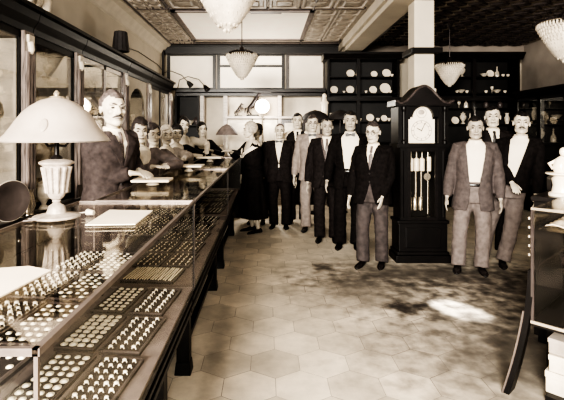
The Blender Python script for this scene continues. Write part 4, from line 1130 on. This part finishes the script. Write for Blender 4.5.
    for sd in (1, -1):
        b.ball(hp(sd * .014, -.099, -.033), (.009, .011, .008), 8, 6)
        b.ball(hp(sd * .032, -.080, .030), (.026, .018, .010 if sex == 'm' else .006), 10, 6)
        b.ball(hp(sd * .040, -.070, -.022), (.022, .022, .020), 10, 6)
        b.ball(hp(sd * .081 * fw_, .014, -.006), (.007, .018, .028), 10, 8)
        b.ball(hp(sd * .084 * fw_, .020, .006), (.006, .015, .017), 8, 6)
    b.ball(hp(0, -.094, -.058), (.024, .012, .0065), 10, 6); b.ball(hp(0, -.092, -.069), (.021, .012, .007), 10, 6)
    b.M = Matrix.Identity(4)
    link('body', remeshed(b, 'body', skinm, .0056, 2, .45), root)
    # ---------------- face
    for sd in (1, -1):
        e = MB(); e.M = HM; e.ball(hp(sd * .031, -.0835, .006), (.0145, .0094, .0070), 12, 8)
        link('eye', e.mesh('eye', True, eye_dark), root)
    e = MB(); e.M = HM
    for sd in (1, -1): e.tube([hp(sd * .012, -.099, .026), hp(sd * .032, -.097, .034), hp(sd * .052, -.082, .028)], [.0036, .0056, .0026], 7)
    link('eyebrow', e.mesh('eyebrow', True, brow_mat), root)
    e = MB(); e.M = HM
    up = .006 if smile else .0
    e.tube([hp(-.025, -.092, -.063 + up), hp(-.012, -.1045, -.064), hp(0, -.1075, -.0635), hp(.012, -.1045, -.064), hp(.025, -.092, -.063 + up)], [.002, .0042, .0046, .0042, .002], 7)
    link('mouth', e.mesh('mouth', True, lip_mat), root)
    if moustache:
        e = MB(); e.M = HM; e.tube([hp(-.036, -.084, -.060), hp(-.018, -.108, -.050), hp(0, -.114, -.046), hp(.018, -.108, -.050), hp(.036, -.084, -.060)], [.0025, .0065, .0062, .0065, .0025], 9)
        link('moustache', e.mesh('moustache', True, moustache if moustache is not True else hair_brown), root)
    if glasses:
        e = MB(); e.M = HM
        for sd in (1, -1):
            e.torus(hp(sd * .034, -.106, .004), .021, .0030, 'y', 18, 6); e.tube([hp(sd * .056, -.104, .008), hp(sd * .078, -.05, .010), hp(sd * .084, .01, .008)], .0018, 5)
        e.tube([hp(-.012, -.108, .008), hp(0, -.112, .011), hp(.012, -.108, .008)], .002, 5)
        link('spectacles', e.mesh('spectacles', True, wire_gold), root)
    # ---------------- hair
    rn = random.Random(seed)
    ph = rn.uniform(0, 6)
    if hair != 'none':
        n, m = 40, 26; g = MB(); g.M = HM; vs = []; fs = []
        rad = {'short': (.083, .104, .101), 'thin': (.080, .101, .096), 'bob': (.098, .112, .106), 'updo': (.089, .109, .108), 'fair': (.09, .108, .112), 'wavy': (.086, .106, .106), 'bald': (.082, .103, .096)}[hair]
        for i in range(m + 1):
            t = -pi / 2 + pi * i / m
            for j in range(n):
                a = 2 * pi * j / n                              # a = 0 -> picture right, -pi/2 -> front
                dx, dy, dz = cos(t) * cos(a), cos(t) * sin(a), sin(t)
                fr = -dy                                        # 1 at the front
                if hair in ('short', 'wavy', 'thin'):
                    line = .47 + .10 * cos(3 * a + ph) if fr > .45 else (-.28 if fr > -.1 and abs(dx) > .5 else -.62)
                    if .1 < fr <= .45: line = -.28 + (.47 + .28) * (fr - .1) / .35
                    if hair == 'thin': line += .22 * max(0, fr)
                elif hair == 'bald':
                    line = -.55 if fr < .2 else 2
                    if dz > .30: line = 2
                elif hair in ('bob', 'updo', 'fair'):
                    line = (.30 if hair == 'bob' else .46 + .16 * cos(2 * a + ph)) if fr > .62 else (-1.6 if hair == 'bob' else -.75)
                    if hair != 'bob' and .35 < fr <= .62: line = -.1
                inside = dz > line
                w = 1.0 + .03 * sin(5 * a + ph) * cos(4 * t) + .02 * sin(11 * a + 7 * t)
                if hair == 'wavy': w += .04 * sin(3 * a + ph) * max(0, dz)
                kz = 1.25 if hair == 'bob' and dz < 0 else 1.0
                q = w if inside else .70
                vs.append(hp(dx * rad[0] * q, .014 + dy * rad[1] * q, .030 + dz * rad[2] * q * (kz if inside else 1)))
        for i in range(m):
            for j in range(n):
                fs.append((i * n + j, i * n + (j + 1) % n, (i + 1) * n + (j + 1) % n, (i + 1) * n + j))
        g.add(vs, fs)
        if hair == 'updo': g.ball(hp(0, .06, .11), (.055, .05, .04), 14, 9)
        if hair == 'fair':
            for sd in (1, -1): g.ball(hp(sd * .075, .0, .0), (.025, .045, .05), 12, 8)
        link('hair', g.mesh('hair', True, hairm), root)
    if hat:
        g = MB(); g.M = HM
        R_ = [[hp(q * 1.0 * cos(2 * pi * j / 24), .012 + q * 1.18 * sin(2 * pi * j / 24), z) for j in range(24)] for q, z in ((.100, .020), (.104, .028), (.098, .05), (.096, .09), (.08, .125), (.04, .143), (.005, .146))]
        g.rings(R_); link('hat', g.mesh('hat', True, cap_mat), root)
    # ---------------- clothes
    cl = jacket
    if sex == 'm':
        # shirt
        c = MB(); R_ = []
        for k in range(18):
            z = .90 + .595 * k / 17; a_, b_, yc = interp(tab, z)
            R_.append([LN((*se(2 * pi * j / 28, a_ * .96 + .001, b_ * .96 + .001, yc), z)) for j in range(28)])
        c.rings(R_)
        if top == 'shirt' or top == 'vest':
            for sd in (1, -1):
                Sh, E, W = arms[sd]; f = (W - E).normalized()
                c.tube([Sh + Vector((-sd * .07, 0, .03)), Sh, (Sh + E) / 2, E, (E + W) / 2, W - f * .02, W], [.06, .075, .068, .06, .056, .045, .034], 12)
            link('shirt', remeshed(c, 'shirt', shirt, .009, 2, .5, .012), root)
        else:
            link('shirt', c.mesh('shirt', True, shirt), root)
        # collar
        g = MB(); R_ = []
        for q, z in ((.064, 1.468), (.062, 1.515), (.069, 1.512), (.075, 1.465)):
            R_.append([LN((q * sin(a), .010 - q * 1.02 * cos(a), z - .018 * max(0, cos(a)))) for a in [2 * pi * j / 24 for j in range(24)]])
        R_.append(R_[0]); g.rings(R_, cap=False); link('shirt_collar', g.mesh('shirt_collar', True, shirt), root)
        fy = interp(tab, 1.40)[1]
        if neck == 'bow':
            g = MB()
            for sd in (1, -1): g.rings([[LN((sd * x, -.078 + dy_ - .004, 1.468 + dz_)) for dy_, dz_ in ((-.009, -hh_), (-.009, hh_), (.006, hh_), (.006, -hh_))] for x, hh_ in ((.004, .009), (.03, .021), (.056, .023), (.060, .018))])
            g.ball(LN((0, -.086, 1.468)), (.011, .010, .012), 8, 6)
            link('bow_tie', g.mesh('bow_tie', False, tie), root)
        elif neck == 'tie':
            g = MB(); R_ = []
            for z, w_ in ((1.475, .014), (1.455, .017), (1.44, .013), (1.36, .024), (1.25, .032), (1.12, .038), (1.06, .03), (1.03, .004)):
                a_, b_, yc = interp(tab, z); y = yc - b_ * .96 - .006 - (.012 if z > 1.43 else 0)
                R_.append([LN((x, y + d_, z)) for x, d_ in ((-w_, .004), (0, -.006), (w_, .004), (0, .008))])
            g.rings(R_); link('necktie', g.mesh('necktie', True, tie), root)
        def coat(name, mat, grow, z0, vneck, openb, zb, slv, vox=.0085):
            c = MB(); O, I = [], []
            nz = 22; na = 34
            for k in range(nz):
                z = z0 + (1.487 - z0) * k / (nz - 1); a_, b_, yc = interp(tab, z)
                if z > zb: gw = openb + vneck * ((z - zb) / (1.47 - zb)) ** .85
                else: gw = openb + (.05 * ((zb - z) / .3) ** 2 if z < zb - .06 else 0)
                flare = .02 * max(0, (1.0 - z) / .25)
                A = a_ + grow + flare; B = b_ + grow + flare
                gw = min(gw, A * .8); ph0 = math.asin(min(.95, (gw / A) ** (2.5 / 2)))
                if gw < .004: ph0 = .012
                o_ = []; i_ = []
                for j in range(na):
                    a = ph0 + (2 * pi - 2 * ph0) * j / (na - 1)
                    o_.append(LN((*se(a, A, B, yc), z))); i_.append(LN((*se(a, A - .02, B - .02, yc), z)))
                O.append(o_); I.append(i_)
            c.rings([o_ + i_[::-1] for o_, i_ in zip(O, I)])
            if slv:
                for sd in (1, -1):
                    Sh, E, W = arms[sd]; f = (W - E).normalized()
                    c.tube([Sh + Vector((-sd * .085, 0, .035)), Sh + Vector((-sd * .01, 0, .012)), Sh + (E - Sh) * .3, (Sh + E) / 2, E, (E + W) / 2, W - f * .01], [.055, .082, .079, .073, .066, .060, .050], 14)
            return link(name, remeshed(c, name, mat, vox, 2, .55, .016, .10), root)
        if vest:
            coat('vest', vest, .004, .93, .058, .0, 1.20, False)
        if top == 'suit':
            j = coat('jacket', jacket, .016 if not vest else .024, hem, .066, open_, button, True)
            # lapels follow the edge of the opening
            for sd in (1, -1):
                g = MB(); R_ = []
                zl0, zl1 = button + .01, 1.455
                for k in range(12):
                    t = k / 11; z = zl0 + (zl1 - zl0) * t; a_, b_, yc = interp(tab, z)
                    gr = .029 if not vest else .037; A, B = a_ + gr, b_ + gr
                    gw = open_ + .066 * (t * (zl1 - zl0) / (1.47 - button)) ** .85
                    w_ = .008 + .062 * min(1, t * 1.5) if t < .82 else .07 - .18 * (t - .82)
                    pts = []
                    for xx in (gw - .004, gw + w_ * .5, gw + w_):
                        xx = max(.0, min(xx, A * .93)); p0 = math.asin(min(.99, (xx / A) ** (2.5 / 2))); q = se(p0, A, B, yc); pts.append((sd * q[0], q[1]))
                    R_.append([LN((*pts[0], z)), LN((*pts[1], z)), LN((*pts[2], z)), LN((pts[2][0], pts[2][1] + .012, z)), LN((pts[0][0], pts[0][1] + .012, z))])
                g.rings(R_)
                link('lapel', g.mesh('lapel', False, jacket), j)
            if open_ < .03:
                g = MB()
                for z in (button - .01, button - .11):
                    a_, b_, yc = interp(tab, z); p_ = LN((0, yc - b_ - .03, z)); g.ball(p_, (.012, .006, .012), 10, 6)
                link('button', g.mesh('button', True, tie_dark), j)
        if lower:
            c = MB(); R_ = []
            for k in range(8):
                z = .80 + .24 * k / 7; a_, b_, yc = interp(tab, z)
                R_.append([LN((*se(2 * pi * j / 24, a_ * .99 + .004, b_ * .99 + .004, yc, 2.3), z)) for j in range(24)])
            c.rings(R_)
            for sd in (1, -1):
                hip, kn, an = legp[sd]
                P = [LN((hip[0], hip[1], .93)), LN((hip[0] * 1.03, hip[1], .80)), LN((hip[0] + (kn[0] - hip[0]) * .6, hip[1] + (kn[1] - hip[1]) * .6, .65)), LN((kn[0], kn[1], .48)), LN((kn[0] + (an[0] - kn[0]) * .5, (kn[1] + an[1]) / 2, .28)), LN((an[0], an[1], .075)), LN((an[0], an[1] - .006, .055))]
                c.tube(P, [.085, .098 * stout ** .5, .092, .082, .079, .080, .078], 14)
            tr = link('trousers', remeshed(c, 'trousers', trousers, .0095, 2, .55, .020, .09), root)
            if top != 'suit' or open_ > .04:
                g = MB(); R_ = []
                for q, z in ((.006, .985), (.010, .99), (.010, 1.015), (.006, 1.02)):
                    a_, b_, yc = interp(tab, z); R_.append([LN((*se(2 * pi * j / 28, a_ * .99 + q, b_ * .99 + q, yc, 2.3), z)) for j in range(28)])
                g.rings(R_); link('belt', g.mesh('belt', True, shoe_black), root)
    else:
        # dress: bodice and skirt in one cloth with a scooped neck
        c = MB(); R_ = []; nz = 26
        z0 = skirt_hem
        for k in range(nz):
            z = z0 + (1.445 - z0) * k / (nz - 1)
            if z > .86: a_, b_, yc = interp(tab, z); fl = 0
            else:
                a_, b_, yc = interp(tab, .86); fl = (.055 if lower else .0) * (.86 - z) / .5
            ring = []
            for j in range(36):
                a = 2 * pi * j / 36
                fold = (.011 * sin(9 * a + ph) + .006 * sin(14 * a)) * min(1, max(0, (.95 - z) / .3))
                g_ = .012 + fl + fold
                x, y = se(a, a_ + g_, b_ + g_, yc, 2.3)
                zz = z
                if z > 1.28: zz = z - (z - 1.28) * .85 * max(0, cos(a)) ** 3
                ring.append(LN((x, y, zz)))
            R_.append(ring)
        c.rings(R_)
        if sleeves:
            for sd in (1, -1):
                Sh, E, W = arms[sd]; f = (W - E).normalized()
                end = W - f * .02 if sleeves != 'short' else E
                pts = [Sh + Vector((-sd * .06, 0, .02)), Sh, (Sh + E) / 2, E] + ([(E + W) / 2, end] if sleeves != 'short' else [])
                c.tube(pts, [.05, .066, .060, .054] + ([.050, .042] if sleeves != 'short' else []), 12)
        d = link('dress', remeshed(c, 'dress', jacket, .0095, 2, .55, .014, .09), root)
        if apron:      # pale dress front / blouse inset
            g = MB(); R_ = []
            for k in range(10):
                z = 1.0 + .44 * k / 9; a_, b_, yc = interp(tab, z); w_ = .045 + .02 * k / 9
                row = []
                for q in (-1, -.5, 0, .5, 1):
                    x = w_ * q; p0 = math.asin(max(-.95, min(.95, math.copysign((abs(x) / (a_ + .02)) ** (2.3 / 2), x)))); y = se(p0, a_ + .02, b_ + .022, yc, 2.3)[1]; row.append(LN((x, y, z)))
                R_.append(row + [(p[0], p[1] + .02, p[2]) for p in row[::-1]])
            g.rings(R_); link('dress_front', g.mesh('dress_front', True, apron), d)
        if neck == 'collar':
            for sd in (1, -1):
                g = MB(); R_ = []
                for k in range(9):
                    t = k / 8; a = sd * (pi * .97 - t * pi * .93)
                    zi = 1.475 - .20 * t ** 2.2; a_, b_, yc = interp(tab, min(1.47, zi)); wq = .06 + .03 * t
                    xi, yi = se(a, a_ + .018, b_ + .02, yc, 2.2); zo = zi - wq * .9; a2, b2_, y2 = interp(tab, zo); xo, yo = se(a, a2 + .028, b2_ + .028, y2, 2.2)
                    R_.append([LN((xi, yi, zi)), LN((xo, yo, zo)), LN((xo * .93, yo * .93, zo)), LN((xi * .9, yi * .9, zi))])
                g.rings(R_); link('dress_collar', g.mesh('dress_collar', True, shirt_white), d)
        if neck == 'belt' or neck == 'collar':
            g = MB(); R_ = []
            for q, z in ((.014, 1.02), (.026, 1.025), (.026, 1.07), (.014, 1.075)):
                a_, b_, yc = interp(tab, z); R_.append([LN((*se(2 * pi * j / 28, a_ + q, b_ + q, yc, 2.3), z)) for j in range(28)])
            g.rings(R_); link('dress_belt', g.mesh('dress_belt', True, suit_black), d)
    # ---------------- shoes
    for sd in (1, -1):
        hip, kn, an = legp[sd]; g = MB(); x0, y0 = an[0], an[1]
        R_ = []
        for y, w_, hh_ in ((.065, .028, .055), (.05, .036, .075), (.0, .036, .080), (-.05, .040, .062), (-.10, .046, .048), (-.15, .044, .038), (-.185, .030, .030), (-.20, .012, .020)):
            xx = x0 + sd * .12 * max(0, -y) ; R_.append([(xx + w_ * cos(2 * pi * j / 14), y0 + y, max(.0, hh_ * (.5 + .5 * sin(2 * pi * j / 14)) ** .8)) for j in range(14)])
        g.rings(R_); link('shoe', g.mesh('shoe', True, shoe_black), root)
    return root

def px(x, y, d):       # a point seen at pixel (x, y) at depth d
    return ((x - VX) / FPX * d, d, EYE - (y - VY) / FPX * d)

def rest(x, y, d):     # same, but kept just above the counter glass
    q = px(x, y, d); return (q[0], q[1], max(q[2], 1.30))
# ---- sales staff behind the counter (on the duckboard)
B = .10
person('older man with thick mustache and grey wavy hair leaning on the near counter', -1.285, 3.45, 1.79, 58, B, jacket=suit_brown, hair='wavy', hairm=hair_grey, moustache=hair_brown, head=(-18, 0, 0), neck='tie', tie=tie_mid,
       L=px(139, 171, 3.56), R=px(131, 173, 3.30), Ldir=(.2, -1, -.1), Rdir=(.2, -1, -.1), stout=1.0, button=1.2, curl=.7, lean=(0, -.13), seed=1, hs=1.08)
person('broad-faced woman in grey dress with pale front beside the mustached man', -1.22, 4.27, 1.62, 22, B, 'f', jacket=dress_grey, apron=dress_pale, hair='updo', hairm=hair_brown, head=(0, 4, 0), L=rest(164, 172, 4.05), R=rest(153, 172, 3.95), Ldir=(.3, -1, 0), Rdir=(.4, -1, 0), stout=1.08, seed=2, lower=False)
person('woman with dark waved hair and dark cardigan third behind the counter', -1.25, 4.86, 1.58, 25, B, 'f', jacket=dress_grey, apron=dress_tan, hair='updo', hairm=hair_brown, head=(8, 4, 0), R=rest(163, 172, 4.42), L=rest(172, 170, 4.45), seed=3, lower=False)
person('fair-haired woman in light tan dress fourth behind the counter', -1.24, 5.46, 1.575, 25, B, 'f', jacket=dress_tan, hair='fair', hairm=hair_fair, head=(5, 4, 0), L=rest(183, 168, 5.1), R=rest(174, 168, 5.02), seed=4, lower=False)
person('bob-haired woman with dark bangs in black dress with bare neck', -1.23, 6.06, 1.60, 20, B, 'f', jacket=dress_black, hair='bob', hairm=hair_black, head=(0, 6, 0), L=rest(192, 164, 6.0), R=rest(180, 167, 5.85), sleeves='short', seed=5, lower=False)
person('young woman in pale blouse with dark hair standing behind the bob-haired woman', -1.27, 6.75, 1.72, 15, B, 'f', jacket=dress_pale, hair='updo', hairm=hair_black, head=(5, 2, 4), L=rest(207, 150, 6.75), seed=6, lower=False)
person('woman in black dress with rounded dark hair at the far end of the counter', -1.10, 7.55, 1.66, 15, B, 'f', jacket=dress_black, hair='updo', hairm=hair_black, head=(5, 2, 0), L=rest(212, 156, 7.4), seed=7, lower=False)

# ---- visitors on the shop floor
person('white-haired woman in long dark dress with white collar leaning to the counter', -.20, 7.12, 1.76, -62, 0, 'f', jacket=dress_black, hair='fair', hairm=hair_fair, head=(-18, 4, 0), neck='collar', R=rest(231, 157, 6.9), L=rest(230, 157, 7.1), lean=(.0, -.05), skirt_hem=.24, seed=8, stout=1.08, curl=.8)
person('woman in dark close hat half hidden behind the white-haired woman', -.16, 7.80, 1.74, -8, 0, 'f', jacket=dress_black, hair='bob', hairm=hair_brown, hat=True, skirt_hem=.26, seed=9)
person('balding man in dark suit and bow tie standing under the added glare globe', .23, 7.42, 1.74, -8, 0, jacket=suit_dark, hair='thin', hairm=hair_grey, neck='bow', button=1.12, open_=.01, seed=10, stout=1.08, head=(6, 3, 0))
person('tall young man in dark vest and white shirt sleeves', .56, 7.84, 1.93, -4, 0, top='vest', vest=suit_dark, trousers=suit_dark, hair='short', neck='tie', seed=11, head=(0, 0, 0))
person('man in light linen suit with spectacles and bow tie', .76, 7.18, 1.87, -10, 0, jacket=suit_linen, hair='wavy', hairm=hair_brown, glasses=True, neck='bow', seed=12, head=(6, 2, 0))
person('bald-browed man in dark suit with grey vest and tie in the middle of the line', .90, 6.50, 1.80, -8, 0, jacket=suit_dark, vest=vest_grey, hair='thin', hairm=hair_black, skinm=skin_dim, neck='tie', tie=tie_mid, open_=.03, seed=13, head=(4, 2, 0))
person('tall man with bow tie and wide white shirt front under an open black jacket', 1.14, 6.12, 1.88, -11, 0, jacket=suit_black, hair='short', skinm=skin_dim, neck='bow', open_=.06, button=1.0, seed=14, head=(0, 1, 0), lean=(.03, 0), R=px(327, 181, 5.98))
person('stocky grey-haired man with spectacles in dark jacket beside the clock', 1.27, 5.28, 1.715, -28, 0, jacket=suit_black, trousers=trouser_mid, hair='short', hairm=hair_brown, glasses=True, neck='tie', tie=tie_mid, seed=15, head=(-4, 6, 0), stout=1.1, button=1.16, step=.05, lean=(.02, 0), Ldir=(0, -.5, -1), L=px(382, 197, 5.1))
person('man in open light jacket and white shirt right of the clock', 2.35, 5.08, 1.77, -20, 0, jacket=suit_grey, trousers=suit_light, hair='short', skinm=skin_dim, neck='none', open_=.045, button=.95, stance=.14, seed=16, head=(0, 4, 0), lean=(.06, 0), hem=.72)
person('slim young man in dark suit behind the two men right of the clock', 2.99, 5.80, 1.93, -16, 0, jacket=suit_dark, hair='short', neck='tie', seed=17, head=(-8, 0, 0))
person('smiling man with dark mustache in black jacket and light trousers leaning right', 2.74, 5.36, 1.83, -30, 0, jacket=suit_black, trousers=suit_light, hair='short', hairm=hair_black, moustache=hair_black, smile=True, neck='none', open_=.035, button=1.0, lean=(.30, .06), seed=18, head=(4, -2, 4), stance=.12, R=px(512, 183, 5.0), hem=.86)
# ================================================================== LIGHT AND CAMERA
def area(name, loc, rot, size, power, col=(1, .945, .85), spread=None):
    d = bpy.data.lights.new(name, 'AREA'); d.energy = power; d.color = col; d.shape = 'RECTANGLE'; d.size, d.size_y = size
    if spread: d.spread = radians(spread)
    o = bpy.data.objects.new(name, d); COL.objects.link(o); o.location = loc; o.rotation_euler = rot; return o
def aim(o, at):
    o.rotation_euler = (Vector(at) - o.location).to_track_quat('-Z', 'Y').to_euler()
# daylight from the shop front behind the camera, mostly on the left of the room
k = area('front_window_light', (-1.9, -4.5, 2.8), (0, 0, 0), (2.4, 1.5), 1550); aim(k, (.6, 6.5, 1.0))
k = area('front_fill', (.3, -2.0, 2.6), (0, 0, 0), (.5, .5), 95); aim(k, (.8, 7, 1.2))  # small fill added behind the camera, aimed down the room
# narrow spot added to draw the bright patch on the tiles
d = bpy.data.lights.new('floor_patch_spot', 'SPOT'); d.energy = 7000; d.spot_size = radians(4.0); d.spot_blend = .7; d.color = (1, .945, .85); d.shadow_soft_size = .02
o = bpy.data.objects.new('floor_patch_spot', d); COL.objects.link(o); o.location = (-1.2, 7.6, 3.5); aim(o, (1.74, 3.98, 0))
d = bpy.data.lights.new('glare_light', 'POINT'); d.energy = 60; d.shadow_soft_size = .18; d.color = (1, .945, .85)  # point light added so the flash glare spills onto the wall
o = bpy.data.objects.new('glare_light', d); COL.objects.link(o); o.location = (-.08, 9.38, 2.2)

w = bpy.data.worlds.new('room_fill'); scene.world = w; w.use_nodes = True
bg = w.node_tree.nodes['Background']; bg.inputs['Color'].default_value = (1, .93, .88, 1); bg.inputs['Strength'].default_value = .035

cam = bpy.data.cameras.new('camera'); co = bpy.data.objects.new('camera', cam); COL.objects.link(co)
co.location = (0, 0, EYE); co.rotation_euler = (pi / 2, 0, 0)
cam.sensor_fit = 'HORIZONTAL'; cam.sensor_width = 36; cam.lens = FPX / 564 * 36
cam.shift_x = (282 - VX) / 564; cam.shift_y = -(200 - VY) / 564
cam.clip_start = .05; cam.clip_end = 60
scene.camera = co
scene.view_settings.view_transform = 'AgX'
scene.view_settings.look = 'AgX - Very High Contrast'
scene.view_settings.exposure = 0.5
scene.cycles.use_denoising = True
scene.cycles.max_bounces = 10; scene.cycles.transparent_max_bounces = 24
scene.cycles.sample_clamp_indirect = 6
